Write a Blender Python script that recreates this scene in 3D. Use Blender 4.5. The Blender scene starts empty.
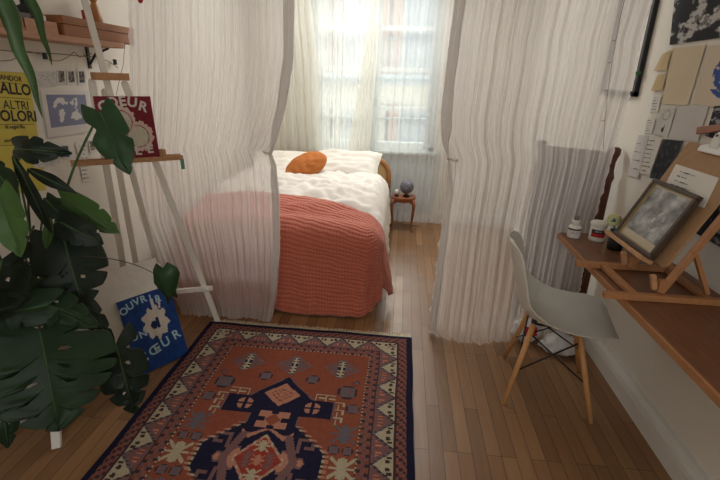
import bpy, bmesh, math, random
from math import sin, cos, pi, radians, sqrt, atan2, hypot, tan, exp, floor
from mathutils import Vector, Matrix, noise
random.seed(7)
SC = bpy.context.scene
COL = SC.collection

# ------------------------------------------------------------------ camera
FPX = 440.0; HC = 1.55
PITCH, YAW, ROLL = radians(20), radians(5.2), radians(1.5)
FW = Vector((-sin(YAW)*cos(PITCH), cos(YAW)*cos(PITCH), -sin(PITCH)))
R0 = Vector((cos(YAW), sin(YAW), 0)); U0 = R0.cross(FW)
RT = R0*cos(ROLL) + U0*sin(ROLL); UP = -R0*sin(ROLL) + U0*cos(ROLL)
CAM = Vector((0, 0, HC))
cd = bpy.data.cameras.new('camera'); cam = bpy.data.objects.new('camera', cd); COL.objects.link(cam)
cam.matrix_world = Matrix(((RT.x, UP.x, -FW.x, 0), (RT.y, UP.y, -FW.y, 0), (RT.z, UP.z, -FW.z, HC), (0, 0, 0, 1)))
cd.sensor_width = 36; cd.lens = FPX/720*36; cd.clip_start = 0.05; cd.clip_end = 200
SC.camera = cam

# ------------------------------------------------------------------ light
SC.view_settings.view_transform = 'Standard'; SC.view_settings.look = 'None'
SC.view_settings.gamma = 1; SC.view_settings.use_curve_mapping = False
SC.view_settings.exposure = 0.0
w = bpy.data.worlds.new('sky'); SC.world = w; w.use_nodes = True
bg = w.node_tree.nodes['Background']; bg.inputs[0].default_value = (0.86, 0.93, 1.0, 1); bg.inputs[1].default_value = 1.35
sd = bpy.data.lights.new('sky_sun', 'SUN'); sd.energy = 5.2; sd.angle = radians(35); sd.color = (1.0, 0.96, 0.9)
so = bpy.data.objects.new('sky_sun', sd); COL.objects.link(so)
so.rotation_euler = Vector((-0.12, -1.0, -0.75)).to_track_quat('-Z', 'Y').to_euler()
so.location = (0, 8, 6)
ad = bpy.data.lights.new('back_fill', 'AREA'); ad.shape = 'RECTANGLE'; ad.size = 2.2; ad.size_y = 1.5  # added fill lamp behind the camera, set in the back wall opening
ad.energy = 23; ad.color = (1.0, 0.975, 0.95)
ao = bpy.data.objects.new('back_fill', ad); COL.objects.link(ao)
ao.location = (0.0, -2.02, 1.75); ao.rotation_euler = Vector((0, 1, -0.05)).to_track_quat('-Z', 'Y').to_euler()
ad2 = bpy.data.lights.new('bedroom_fill', 'AREA'); ad2.shape = 'RECTANGLE'; ad2.size = 1.6; ad2.size_y = 0.35  # added fill lamp under the bedroom ceiling, stands in for the window's upper part
ad2.energy = 35; ad2.color = (0.97, 0.985, 1.0)
ao2 = bpy.data.objects.new('bedroom_fill', ad2); COL.objects.link(ao2)
ao2.location = (-0.35, 4.25, 2.72); ao2.rotation_euler = Vector((0, -.3, -1)).to_track_quat('-Z', 'Y').to_euler()

# ------------------------------------------------------------------ helpers
def ray(px, py): return RT*((px-360)/FPX) - UP*((py-240)/FPX) + FW
def atz(px, py, z=0.0): d = ray(px, py); return CAM + d*((z-HC)/d.z)
def aty(px, py, y): d = ray(px, py); return CAM + d*(y/d.y)
def atx(px, py, x): d = ray(px, py); return CAM + d*(x/d.x)
def atplane(px, py, p, n): d = ray(px, py); return CAM + d*((Vector(p)-CAM).dot(n)/d.dot(n))
def clamp(x, a=0.0, b=1.0): return max(a, min(b, x))
def lerp(a, b, t): return a + (b-a)*t
def sm(a, b, x):
    t = clamp((x-a)/(b-a)); return t*t*(3-2*t)
def interp(pts, x):
    pts = sorted(pts)
    if x <= pts[0][0]: return pts[0][1]
    for (x0, y0), (x1, y1) in zip(pts, pts[1:]):
        if x <= x1: return lerp(y0, y1, (x-x0)/max(1e-9, x1-x0))
    return pts[-1][1]
def lin(c):
    return tuple((v/255/12.92 if v/255 <= .04045 else ((v/255+.055)/1.055)**2.4) for v in c)
def nz(x, y=0.0, z=0.0): return noise.noise(Vector((x, y, z)))

def mat(name, rgb, rough=0.6, var=0.08, nscale=20, bump=0.0, bscale=60, metal=0.0, spec=0.4, stretch=(1, 1, 1), sub=0.0, coat=0.0, bdist=0.004, voro=False):
    m = bpy.data.materials.new(name); m.use_nodes = True; nt = m.node_tree; N = nt.nodes; L = nt.links
    b = N['Principled BSDF']; c = lin(rgb)
    b.inputs['Roughness'].default_value = rough; b.inputs['Metallic'].default_value = metal
    b.inputs['Specular IOR Level'].default_value = spec
    if coat: b.inputs['Coat Weight'].default_value = coat; b.inputs['Coat Roughness'].default_value = .2
    tc = N.new('ShaderNodeTexCoord'); mp = N.new('ShaderNodeMapping'); mp.inputs['Scale'].default_value = stretch
    L.new(tc.outputs['Object'], mp.inputs[0])
    ns = N.new('ShaderNodeTexNoise'); ns.inputs['Scale'].default_value = nscale; ns.inputs['Detail'].default_value = 4
    L.new(mp.outputs[0], ns.inputs[0])
    rp = N.new('ShaderNodeValToRGB')
    rp.color_ramp.elements[0].position = .25; rp.color_ramp.elements[1].position = .75
    rp.color_ramp.elements[0].color = tuple(v*(1-var) for v in c)+(1,)
    rp.color_ramp.elements[1].color = tuple(min(1, v*(1+var)) for v in c)+(1,)
    L.new(ns.outputs[0], rp.inputs[0]); L.new(rp.outputs[0], b.inputs['Base Color'])
    if bump:
        n2 = N.new('ShaderNodeTexNoise'); n2.inputs['Scale'].default_value = bscale; n2.inputs['Detail'].default_value = 3
        L.new(mp.outputs[0], n2.inputs[0])
        bp = N.new('ShaderNodeBump'); bp.inputs['Strength'].default_value = bump; bp.inputs['Distance'].default_value = bdist
        L.new(n2.outputs[0], bp.inputs['Height']); L.new(bp.outputs[0], b.inputs['Normal'])
    return m

def facecol_mat(name, rough=0.8, bump=0.0, bscale=300, spec=.3):
    m = bpy.data.materials.new(name); m.use_nodes = True; nt = m.node_tree; N = nt.nodes; L = nt.links
    b = N['Principled BSDF']; b.inputs['Roughness'].default_value = rough; b.inputs['Specular IOR Level'].default_value = spec
    a = N.new('ShaderNodeAttribute'); a.attribute_name = 'ink'; L.new(a.outputs['Color'], b.inputs['Base Color'])
    if bump:
        ns = N.new('ShaderNodeTexNoise'); ns.inputs['Scale'].default_value = bscale
        tc = N.new('ShaderNodeTexCoord'); L.new(tc.outputs['Object'], ns.inputs[0])
        bp = N.new('ShaderNodeBump'); bp.inputs['Strength'].default_value = bump; bp.inputs['Distance'].default_value = .003
        L.new(ns.outputs[0], bp.inputs['Height']); L.new(bp.outputs[0], b.inputs['Normal'])
    return m

def cloth_mat(name, rgb, transp, streak, sx=90, bump=.5, trans=.5, bdist=.006, rough=.9, tlo=.5, thi=1.5):
    """thin woven gauze: part see-through between the threads, part diffuse, part translucent"""
    m = bpy.data.materials.new(name); m.use_nodes = True; nt = m.node_tree; N = nt.nodes; L = nt.links
    N.remove(N['Principled BSDF']); out = N['Material Output']
    c = lin(rgb)+(1,)
    df = N.new('ShaderNodeBsdfDiffuse'); df.inputs[0].default_value = c
    tl = N.new('ShaderNodeBsdfTranslucent'); tl.inputs[0].default_value = c
    tp = N.new('ShaderNodeBsdfTransparent')
    m1 = N.new('ShaderNodeMixShader'); m1.inputs[0].default_value = trans
    m2 = N.new('ShaderNodeMixShader')
    L.new(df.outputs[0], m1.inputs[1]); L.new(tl.outputs[0], m1.inputs[2])
    L.new(m1.outputs[0], m2.inputs[1]); L.new(tp.outputs[0], m2.inputs[2]); L.new(m2.outputs[0], out.inputs[0])
    uv = N.new('ShaderNodeAttribute'); uv.attribute_name = 'cloth'
    mp = N.new('ShaderNodeMapping'); mp.inputs['Scale'].default_value = (sx, 2.0, 1)
    L.new(uv.outputs['Vector'], mp.inputs[0])
    ns = N.new('ShaderNodeTexNoise'); ns.inputs['Scale'].default_value = 1; ns.inputs['Detail'].default_value = 5; ns.inputs['Roughness'].default_value = .6
    L.new(mp.outputs[0], ns.inputs[0])
    mr = N.new('ShaderNodeMapRange'); mr.inputs['From Min'].default_value = .3; mr.inputs['From Max'].default_value = .7
    mr.inputs['To Min'].default_value = transp*tlo; mr.inputs['To Max'].default_value = transp*thi
    L.new(ns.outputs[0], mr.inputs[0]); L.new(mr.outputs[0], m2.inputs[0])
    bp = N.new('ShaderNodeBump'); bp.inputs['Strength'].default_value = bump; bp.inputs['Distance'].default_value = bdist
    L.new(ns.outputs[0], bp.inputs['Height'])
    L.new(bp.outputs[0], df.inputs['Normal']); L.new(bp.outputs[0], tl.inputs['Normal'])
    return m

class MB:
    def __init__(s): s.v = []; s.f = []; s.mi = []; s.col = []; s.uv = None
    def add(s, vs, fs, mi=0, cols=None):
        o = len(s.v); s.v += [Vector(p) for p in vs]
        for k, f in enumerate(fs):
            s.f.append(tuple(i+o for i in f)); s.mi.append(mi)
            s.col.append(cols[k] if cols else None)
        return s
    def box(s, c, size, rot=None, mi=0):
        hx, hy, hz = [k/2 for k in size]; c = Vector(c)
        R = rot if rot is not None else Matrix.Identity(3)
        vs = [c + R @ Vector((x, y, z)) for x in (-hx, hx) for y in (-hy, hy) for z in (-hz, hz)]
        return s.add(vs, [(0, 1, 3, 2), (4, 6, 7, 5), (0, 4, 5, 1), (2, 3, 7, 6), (0, 2, 6, 4), (1, 5, 7, 3)], mi)
    def bar(s, a, b, w, d, up=(0, 0, 1), mi=0, w2=None, d2=None):
        """rectangular bar from a to b, w across, d along 'up'-ish"""
        a = Vector(a); b = Vector(b); t = (b-a).normalized(); x = t.cross(Vector(up)).normalized(); y = x.cross(t)
        w2 = w2 or w; d2 = d2 or d
        vs = [p + x*sx*ww/2 + y*sy*dd/2 for p, ww, dd in ((a, w, d), (b, w2, d2)) for sx, sy in ((-1, -1), (1, -1), (1, 1), (-1, 1))]
        return s.add(vs, [(3, 2, 1, 0), (4, 5, 6, 7), (0, 1, 5, 4), (1, 2, 6, 5), (2, 3, 7, 6), (3, 0, 4, 7)], mi)
    def tube(s, pts, rad, n=8, mi=0, cap=True):
        pts = [Vector(p) for p in pts]; k = len(pts)
        if not hasattr(rad, '__len__'): rad = [rad]*k
        ref = Vector((0, 0, 1)); vs = []; fs = []
        t0 = (pts[1]-pts[0]).normalized()
        if abs(t0.dot(ref)) > .9: ref = Vector((1, 0, 0))
        x = t0.cross(ref).normalized()
        for i, p in enumerate(pts):
            t = (pts[min(i+1, k-1)]-pts[max(i-1, 0)])
            t = t.normalized() if t.length > 1e-9 else t0
            x = (x - t*x.dot(t)); x = x.normalized() if x.length > 1e-6 else t.orthogonal().normalized()
            y = t.cross(x)
            for j in range(n):
                a = 2*pi*j/n; vs.append(p + (x*cos(a)+y*sin(a))*rad[i])
        for i in range(k-1):
            for j in range(n):
                fs.append((i*n+j, i*n+(j+1) % n, (i+1)*n+(j+1) % n, (i+1)*n+j))
        if cap: fs.append(tuple(range(n-1, -1, -1))); fs.append(tuple((k-1)*n+j for j in range(n)))
        return s.add(vs, fs, mi)
    def lathe(s, prof, c, n=24, mi=0, axis=None, cap=True):
        c = Vector(c); Q = Vector((0, 0, 1)).rotation_difference(Vector(axis)).to_matrix() if axis else Matrix.Identity(3)
        vs = []; fs = []
        for r, z in prof:
            for j in range(n):
                a = 2*pi*j/n; vs.append(c + Q @ Vector((r*cos(a), r*sin(a), z)))
        for i in range(len(prof)-1):
            for j in range(n): fs.append((i*n+j, i*n+(j+1) % n, (i+1)*n+(j+1) % n, (i+1)*n+j))
        if cap:
            fs.append(tuple(range(n-1, -1, -1))); fs.append(tuple((len(prof)-1)*n+j for j in range(n)))
        return s.add(vs, fs, mi)
    def grid(s, nu, nv, fn, mi=0, colfn=None, skip=None, uv=False):
        vs = [Vector(fn(i/nu, j/nv)) for j in range(nv+1) for i in range(nu+1)]
        fs = []; cols = []
        for j in range(nv):
            for i in range(nu):
                u, v = (i+.5)/nu, (j+.5)/nv
                if skip and skip(u, v): continue
                a = j*(nu+1)+i; fs.append((a, a+1, a+nu+2, a+nu+1))
                cols.append(colfn(u, v) if colfn else None)
        return s.add(vs, fs, mi, cols if colfn else None)
    def prism(s, pts, n, mi=0):
        """closed polygon of 3D points extruded by vector n"""
        k = len(pts); n = Vector(n); pts = [Vector(p) for p in pts]
        vs = pts + [p+n for p in pts]
        fs = [tuple(range(k-1, -1, -1)), tuple(range(k, 2*k))] + [(i, (i+1) % k, k+(i+1) % k, k+i) for i in range(k)]
        return s.add(vs, fs, mi)
    def text(s, txt, M4, size, mi=0, ext=0.0, offs=0.0, shear=0.0):
        """lettering mesh mapped through the 4x4 matrix (x right, y up)"""
        cu = bpy.data.curves.new('t', 'FONT'); cu.body = txt; cu.size = size; cu.align_x = 'CENTER'; cu.align_y = 'CENTER'
        cu.extrude = ext; cu.offset = offs; cu.shear = shear; cu.resolution_u = 3
        ob = bpy.data.objects.new('t', cu); COL.objects.link(ob)
        dg = bpy.context.evaluated_depsgraph_get(); me = bpy.data.meshes.new_from_object(ob.evaluated_get(dg))
        s.add([M4 @ v.co for v in me.vertices], [tuple(p.vertices) for p in me.polygons], mi)
        bpy.data.objects.remove(ob); bpy.data.curves.remove(cu); bpy.data.meshes.remove(me)
        return s
    def build(s, name, mats, parent=None, smooth=False, bevel=0, sub=0, solid=0, auto=None, uvs=None, origin=None):
        if not isinstance(mats, (list, tuple)): mats = [mats]
        if parent is not None:
            M = parent.get('_m'); off = wm(parent)
        else:
            xs = [p.x for p in s.v]; ys = [p.y for p in s.v]; zs = [p.z for p in s.v]
            off = Matrix.Translation(Vector(origin) if origin else Vector(((min(xs)+max(xs))/2, (min(ys)+max(ys))/2, min(zs))))
        inv = off.inverted()
        me = bpy.data.meshes.new(name); me.from_pydata([inv @ p for p in s.v], [], s.f)
        for m in mats: me.materials.append(m)
        me.polygons.foreach_set('material_index', s.mi)
        if smooth: me.polygons.foreach_set('use_smooth', [True]*len(me.polygons))
        if any(c is not None for c in s.col):
            at = me.attributes.new('ink', 'FLOAT_COLOR', 'FACE')
            fl = []
            for c in s.col: fl += list(c if c is not None else (.5, .5, .5))+[1.0]
            at.data.foreach_set('color', fl)
        if uvs:
            at = me.attributes.new('cloth', 'FLOAT_VECTOR', 'POINT'); fl = []
            for u in uvs: fl += list(u)
            at.data.foreach_set('vector', fl)
        me.update()
        o = bpy.data.objects.new(name, me); COL.objects.link(o)
        if parent is not None: o.parent = parent
        else: o.location = off.to_translation()
        if bevel:
            b = o.modifiers.new('bevel', 'BEVEL'); b.width = bevel; b.segments = 2; b.limit_method = 'ANGLE'; b.angle_limit = radians(40)
        if solid:
            b = o.modifiers.new('solid', 'SOLIDIFY'); b.thickness = solid; b.offset = 0
        if sub:
            b = o.modifiers.new('sub', 'SUBSURF'); b.levels = sub; b.render_levels = sub
        return o

def wm(o):
    M = Matrix.Identity(4)
    while o is not None:
        M = (Matrix.Translation(o.location) @ o.rotation_euler.to_matrix().to_4x4()) @ M; o = o.parent
    return M
def thing(name, label, cat, loc=(0, 0, 0), rz=0, group=None):
    o = bpy.data.objects.new(name, None); COL.objects.link(o); o.empty_display_size = .05
    o.location = loc; o.rotation_euler = (0, 0, rz); o['label'] = label; o['category'] = cat
    if group: o['group'] = group
    return o
def tag(o, label, cat, group=None, kind=None):
    o['label'] = label; o['category'] = cat
    if group: o['group'] = group
    if kind: o['kind'] = kind
    return o
def struct(name, mb, m, **k):
    o = mb.build(name, m, **k); o['kind'] = 'structure'; return o
def sheet(mb, c4, nx, ny, colfn=None, off=(0, 0, 0), mi=0, bow=0.0, bn=(0, 0, 0)):
    """bilinear sheet TL,TR,BR,BL ; u right, v down"""
    TL, TR, BR, BL = [Vector(p) for p in c4]; off = Vector(off); bn = Vector(bn)
    def f(u, v): return (TL.lerp(TR, u)).lerp(BL.lerp(BR, u), v) + off + bn*bow*(4*u*(1-u))
    mb.grid(nx, ny, f, mi, (lambda u, v: colfn(u, v)) if colfn else None)
    return mb
def slab(mb, c4, n, th, mi=0):
    """four-cornered plate, thickness th along -n from the given front corners"""
    return mb.prism([Vector(p) for p in c4], -Vector(n)*th, mi)
def frame4(c4, n):
    """matrix with origin at the plate's centre, x along its top edge, y up its side"""
    TL, TR, BR, BL = [Vector(p) for p in c4]
    x = ((TR-TL)+(BR-BL)).normalized(); n = Vector(n).normalized(); y = n.cross(x).normalized()
    c = (TL+TR+BR+BL)/4
    M = Matrix.Identity(4)
    for i in range(3): M[i][0] = x[i]; M[i][1] = y[i]; M[i][2] = n[i]; M[i][3] = c[i]
    return M

# ------------------------------------------------------------------ materials
M_wall = mat('wall_plaster', (226, 219, 206), .85, .02, 3, .12, 120)
M_ceil = mat('ceiling_paint', (232, 228, 220), .9, .02, 3)
M_white = mat('white_gloss_paint', (222, 217, 208), .45, .02, 5)
M_winp = mat('window_paint', (204, 211, 208), .5, .02, 5)
M_easel = mat('white_washed_wood', (232, 225, 214), .6, .06, 14, .15, 80, stretch=(1, 1, .15))
M_pine = mat('pine_wood', (188, 140, 98), .55, .16, 14, .1, 60, stretch=(1, 6, 6))
M_beech = mat('beech_wood', (170, 118, 76), .5, .12, 12, .08, 60, stretch=(5, 1, 5))
M_legw = mat('beech_leg', (205, 150, 95), .45, .1, 20, .05, 60, stretch=(6, 6, 1))
M_desk = mat('oiled_desk_wood', (116, 74, 48), .42, .22, 9, .08, 50, stretch=(9, 1, 9), coat=.15)
M_dark = mat('dark_walnut', (84, 46, 26), .45, .25, 10, .1, 60, stretch=(6, 6, 1))
M_box = mat('tan_wooden_box', (146, 92, 52), .55, .14, 12, .1, 50, stretch=(6, 1, 6))
M_shelf = mat('shelf_wood', (184, 138, 108), .6, .15, 12, .1, 50, stretch=(6, 1, 6))
M_black = mat('black_metal', (22, 21, 22), .4, .1)
M_blackp = mat('black_plastic', (28, 28, 30), .45, .1)
M_steel = mat('steel', (160, 160, 160), .3, .05, metal=.9)
M_shell = mat('chair_shell_plastic', (212, 207, 196), .42, .015, 6)
M_paper = mat('white_paper', (226, 220, 210), .85, .03, 8)
M_paper2 = mat('grey_paper', (206, 200, 194), .85, .03, 8)
M_kraft = mat('kraft_board', (172, 134, 98), .75, .08, 40)
M_ink = mat('dark_ink', (48, 44, 44), .8, .1)
M_inkg = mat('grey_ink', (120, 114, 108), .8, .1)
M_img = facecol_mat('printed_paper', .7)
M_paint = facecol_mat('acrylic_painting', .55, .5, 90)
M_letw = mat('white_acrylic', (222, 208, 200), .6, .08, 60, .4, 120)
M_letb = mat('pale_blue_acrylic', (178, 212, 226), .6, .1, 60, .4, 120)
M_linen = mat('white_bed_linen', (232, 224, 214), .9, .03, 10, .35, 30, bdist=.01)
M_mattress = mat('mattress_ticking', (224, 216, 206), .9, .03, 12, .2, 60)
M_pillow = mat('pillow_linen', (236, 229, 216), .9, .03, 10, .3, 26, bdist=.01)
M_ochre = mat('ochre_velvet', (190, 112, 52), .85, .1, 24, .3, 40)
M_bedw = mat('honey_bed_wood', (176, 120, 68), .45, .15, 12, .05, 50)
M_table = mat('cherry_table_wood', (150, 84, 44), .35, .2, 10, .05, 50, coat=.3)
M_leaf = mat('monstera_leaf', (26, 50, 25), .5, .3, 12, .25, 30, spec=.35)
M_leafd = mat('monstera_leaf_dark', (18, 34, 22), .52, .3, 12, .25, 30, spec=.35)
M_leafl = mat('leaf_underside', (66, 98, 42), .5, .2, 12, .2, 30)
M_leafm = mat('monstera_leaf_mid', (44, 74, 44), .42, .25, 12, .25, 30)
M_leafh = mat('hanging_frond', (58, 88, 42), .45, .2, 14, .15, 40)
M_stem = mat('green_petiole', (66, 96, 50), .5, .2, 20)
M_stemb = mat('brown_stem', (70, 58, 40), .6, .25, 20)
M_soil = mat('potting_soil', (40, 30, 22), .95, .3, 60, .8, 80)
M_pot = mat('cream_pot', (206, 198, 184), .5, .05, 6)
M_fringe = mat('rug_fringe', (214, 202, 176), .95, .12, 30)
M_rope = mat('cotton_thread', (120, 108, 92), .9, .1)
M_gl = mat('globe_marble', (104, 104, 112), .4, .5, 26)
M_sand = mat('facade_render', (226, 212, 186), .9, .05, 2)
M_brick = mat('facade_brick', (206, 160, 138), .9, .12, 6)
M_fgrey = mat('facade_window', (160, 168, 174), .3, .1, 2)
M_green = mat('green_tape', (92, 142, 112), .6, .1)
M_mugw = mat('white_glaze', (224, 220, 210), .3, .03)
M_red = mat('red_label', (176, 34, 38), .5, .1)
M_lime = mat('yellow_green_plastic', (188, 188, 132), .5, .06)
M_teal = mat('teal_plastic', (20, 96, 112), .5, .1)
M_brush = mat('brush_bristle', (180, 160, 128), .8, .2, 60)
M_bag = mat('white_plastic_bag', (214, 212, 210), .35, .05, 12, .8, 18, bdist=.02)

def glass_mat():
    m = bpy.data.materials.new('window_glass'); m.use_nodes = True; nt = m.node_tree; N = nt.nodes; L = nt.links
    N.remove(N['Principled BSDF'])
    g = N.new('ShaderNodeBsdfGlossy'); g.inputs['Roughness'].default_value = .02
    t = N.new('ShaderNodeBsdfTransparent'); t.inputs[0].default_value = (.95, .98, .97, 1)
    mx = N.new('ShaderNodeMixShader'); mx.inputs[0].default_value = .05
    L.new(t.outputs[0], mx.inputs[1]); L.new(g.outputs[0], mx.inputs[2]); L.new(mx.outputs[0], N['Material Output'].inputs[0])
    return m
M_glass = glass_mat()

def floor_mat():
    m = bpy.data.materials.new('oak_strip_floor'); m.use_nodes = True; nt = m.node_tree; N = nt.nodes; L = nt.links
    b = N['Principled BSDF']; b.inputs['Specular IOR Level'].default_value = .5
    tc = N.new('ShaderNodeTexCoord'); mp = N.new('ShaderNodeMapping'); mp.inputs['Rotation'].default_value = (0, 0, pi/2)
    L.new(tc.outputs['Object'], mp.inputs[0])
    br = N.new('ShaderNodeTexBrick'); br.offset = .37; br.offset_frequency = 3; br.squash = 1
    br.inputs['Color1'].default_value = (0, 0, 0, 1); br.inputs['Color2'].default_value = (1, 1, 1, 1); br.inputs['Mortar'].default_value = (.5, .5, .5, 1)
    br.inputs['Scale'].default_value = 1; br.inputs['Mortar Size'].default_value = .0014; br.inputs['Mortar Smooth'].default_value = .3
    br.inputs['Brick Width'].default_value = .78; br.inputs['Row Height'].default_value = .064
    L.new(mp.outputs[0], br.inputs[0])
    mp2 = N.new('ShaderNodeMapping'); mp2.inputs['Scale'].default_value = (30, 2.2, 1); L.new(tc.outputs['Object'], mp2.inputs[0])
    ns = N.new('ShaderNodeTexNoise'); ns.inputs['Scale'].default_value = 1.6; ns.inputs['Detail'].default_value = 6; ns.inputs['Distortion'].default_value = .6
    L.new(mp2.outputs[0], ns.inputs[0])
    mx = N.new('ShaderNodeMix'); mx.data_type = 'FLOAT'; mx.inputs[0].default_value = .5
    L.new(br.outputs['Color'], mx.inputs[2]); L.new(ns.outputs[0], mx.inputs[3])
    rp = N.new('ShaderNodeValToRGB'); e = rp.color_ramp.elements
    e[0].position = .15; e[0].color = lin((118, 84, 54))+(1,); e[1].position = .85; e[1].color = lin((160, 120, 82))+(1,)
    e2 = rp.color_ramp.elements.new(.5); e2.color = lin((138, 100, 66))+(1,)
    L.new(mx.outputs[0], rp.inputs[0])
    dk = N.new('ShaderNodeMix'); dk.data_type = 'RGBA'; dk.blend_type = 'MIX'
    L.new(br.outputs['Fac'], dk.inputs[0]); L.new(rp.outputs[0], dk.inputs[6]); dk.inputs[7].default_value = lin((52, 32, 20))+(1,)
    L.new(dk.outputs[2], b.inputs['Base Color'])
    n3 = N.new('ShaderNodeTexNoise'); n3.inputs['Scale'].default_value = 5; L.new(tc.outputs['Object'], n3.inputs[0])
    mr = N.new('ShaderNodeMapRange'); mr.inputs['To Min'].default_value = .26; mr.inputs['To Max'].default_value = .5
    L.new(n3.outputs[0], mr.inputs[0]); L.new(mr.outputs[0], b.inputs['Roughness'])
    bp = N.new('ShaderNodeBump'); bp.inputs['Strength'].default_value = .3; bp.inputs['Distance'].default_value = .002; bp.invert = True
    L.new(br.outputs['Fac'], bp.inputs['Height']); L.new(bp.outputs[0], b.inputs['Normal'])
    return m

def quilt_mat():
    m = bpy.data.materials.new('coral_quilt'); m.use_nodes = True; nt = m.node_tree; N = nt.nodes; L = nt.links
    b = N['Principled BSDF']; b.inputs['Roughness'].default_value = .85; b.inputs['Sheen Weight'].default_value = .25
    at = N.new('ShaderNodeAttribute'); at.attribute_name = 'cloth'
    sp = N.new('ShaderNodeSeparateXYZ'); L.new(at.outputs['Vector'], sp.inputs[0])
    ns = N.new('ShaderNodeTexNoise'); ns.inputs['Scale'].default_value = 7; ns.inputs['Detail'].default_value = 3; L.new(at.outputs['Vector'], ns.inputs[0])
    def math(op, a, bb, c=None):
        n = N.new('ShaderNodeMath'); n.operation = op
        for i, x in enumerate((a, bb, c)):
            if x is None: continue
            if isinstance(x, (int, float)): n.inputs[i].default_value = x
            else: L.new(x, n.inputs[i])
        return n.outputs[0]
    dist = math('MULTIPLY', ns.outputs[0], 3.4)
    row = math('ABSOLUTE', math('SINE', math('ADD', math('MULTIPLY', sp.outputs[1], pi/.027), dist), 0), 0)
    colm = math('ABSOLUTE', math('SINE', math('ADD', math('MULTIPLY', sp.outputs[0], pi/.022), math('MULTIPLY', dist, 1.6)), 0), 0)
    h = math('ADD', math('MULTIPLY', row, .8), math('MULTIPLY', colm, .35))
    rp = N.new('ShaderNodeValToRGB'); e = rp.color_ramp.elements
    e[0].position = .1; e[0].color = lin((176, 88, 68))+(1,); e[1].position = .8; e[1].color = lin((202, 108, 84))+(1,)
    L.new(h, rp.inputs[0]); L.new(rp.outputs[0], b.inputs['Base Color'])
    bp = N.new('ShaderNodeBump'); bp.inputs['Strength'].default_value = .8; bp.inputs['Distance'].default_value = .008
    L.new(h, bp.inputs['Height']); L.new(bp.outputs[0], b.inputs['Normal'])
    return m
M_quilt = quilt_mat()
M_gauze = cloth_mat('linen_gauze', (226, 220, 215), .31, 1, sx=110, bump=.5, trans=.5, tlo=.5, thi=1.5)
M_sheer = cloth_mat('white_voile', (250, 250, 247), .36, 1, sx=22, bump=.15, trans=.5, tlo=.75, thi=1.25)
M_sheert = cloth_mat('thin_white_voile', (250, 250, 248), .52, 1, sx=18, bump=.1, trans=.45, tlo=.88, thi=1.12)
M_sheerd = cloth_mat('cream_cotton_voile', (244, 242, 232), .2, 1, sx=26, bump=.35, trans=.5, tlo=.7, thi=1.3)

# ------------------------------------------------------------------ room shell
XL, XR, YB, YF, ZC = -1.75, 1.26, -2.0, 5.0, 2.8
mb = MB(); mb.box(((XL+XR)/2, (YB+YF)/2, -.05), (XR-XL+.4, YF-YB+.4, .1)); struct('floor', mb, floor_mat(), origin=(0, 0, 0))
mb = MB(); mb.box(((XL+XR)/2, (YB+YF)/2, ZC+.05), (XR-XL+.4, YF-YB+.4, .1)); struct('ceiling', mb, M_ceil)
mb = MB(); mb.box((XL-.1, (YB+YF)/2, ZC/2), (.2, YF-YB+.4, ZC)); struct('wall_left', mb, M_wall)
mb = MB(); mb.box((XR+.1, (YB+YF)/2, ZC/2), (.2, YF-YB+.4, ZC)); struct('wall_right', mb, M_wall)
# far wall with the tall window opening
WX0, WX1, WZ0, WZ1 = -1.0, .34, .80, 2.55
mb = MB()
mb.box(((XL+WX0)/2, YF+.1, ZC/2), (WX0-XL, .2, ZC)); mb.box(((XR+WX1)/2, YF+.1, ZC/2), (XR-WX1, .2, ZC))
mb.box(((WX0+WX1)/2, YF+.1, WZ0/2), (WX1-WX0, .2, WZ0)); mb.box(((WX0+WX1)/2, YF+.1, (WZ1+ZC)/2), (WX1-WX0, .2, ZC-WZ1))
struct('wall_far', mb, M_wall)
BX0, BX1, BZ0, BZ1 = -1.1, 1.0, 1.0, 2.5
mb = MB()
mb.box(((XL+BX0)/2, YB-.1, ZC/2), (BX0-XL, .2, ZC)); mb.box(((XR+BX1)/2, YB-.1, ZC/2), (XR-BX1, .2, ZC))
mb.box(((BX0+BX1)/2, YB-.1, BZ0/2), (BX1-BX0, .2, BZ0)); mb.box(((BX0+BX1)/2, YB-.1, (BZ1+ZC)/2), (BX1-BX0, .2, ZC-BZ1))
struct('wall_back', mb, M_wall)
# baseboard right with the grooved top
def baseboard(name, x, sgn, y0, y1):
    prof = [(0, 0), (.022, 0), (.022, .085), (.016, .09), (.016, .098), (.022, .103), (.02, .118), (.010, .13), (0, .13)]
    m = MB(); m.prism([(x+sgn*a*2.4, y0, z) for a, z in prof], (0, y1-y0, 0)); struct(name, m, M_white)
baseboard('baseboard_right', XR, -1, YB, YF); baseboard('baseboard_left', XL, 1, YB, YF)
mb = MB(); mb.box(((XL+XR)/2, YF-.012, .06), (XR-XL, .024, .12)); struct('baseboard_far', mb, M_white)
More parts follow.
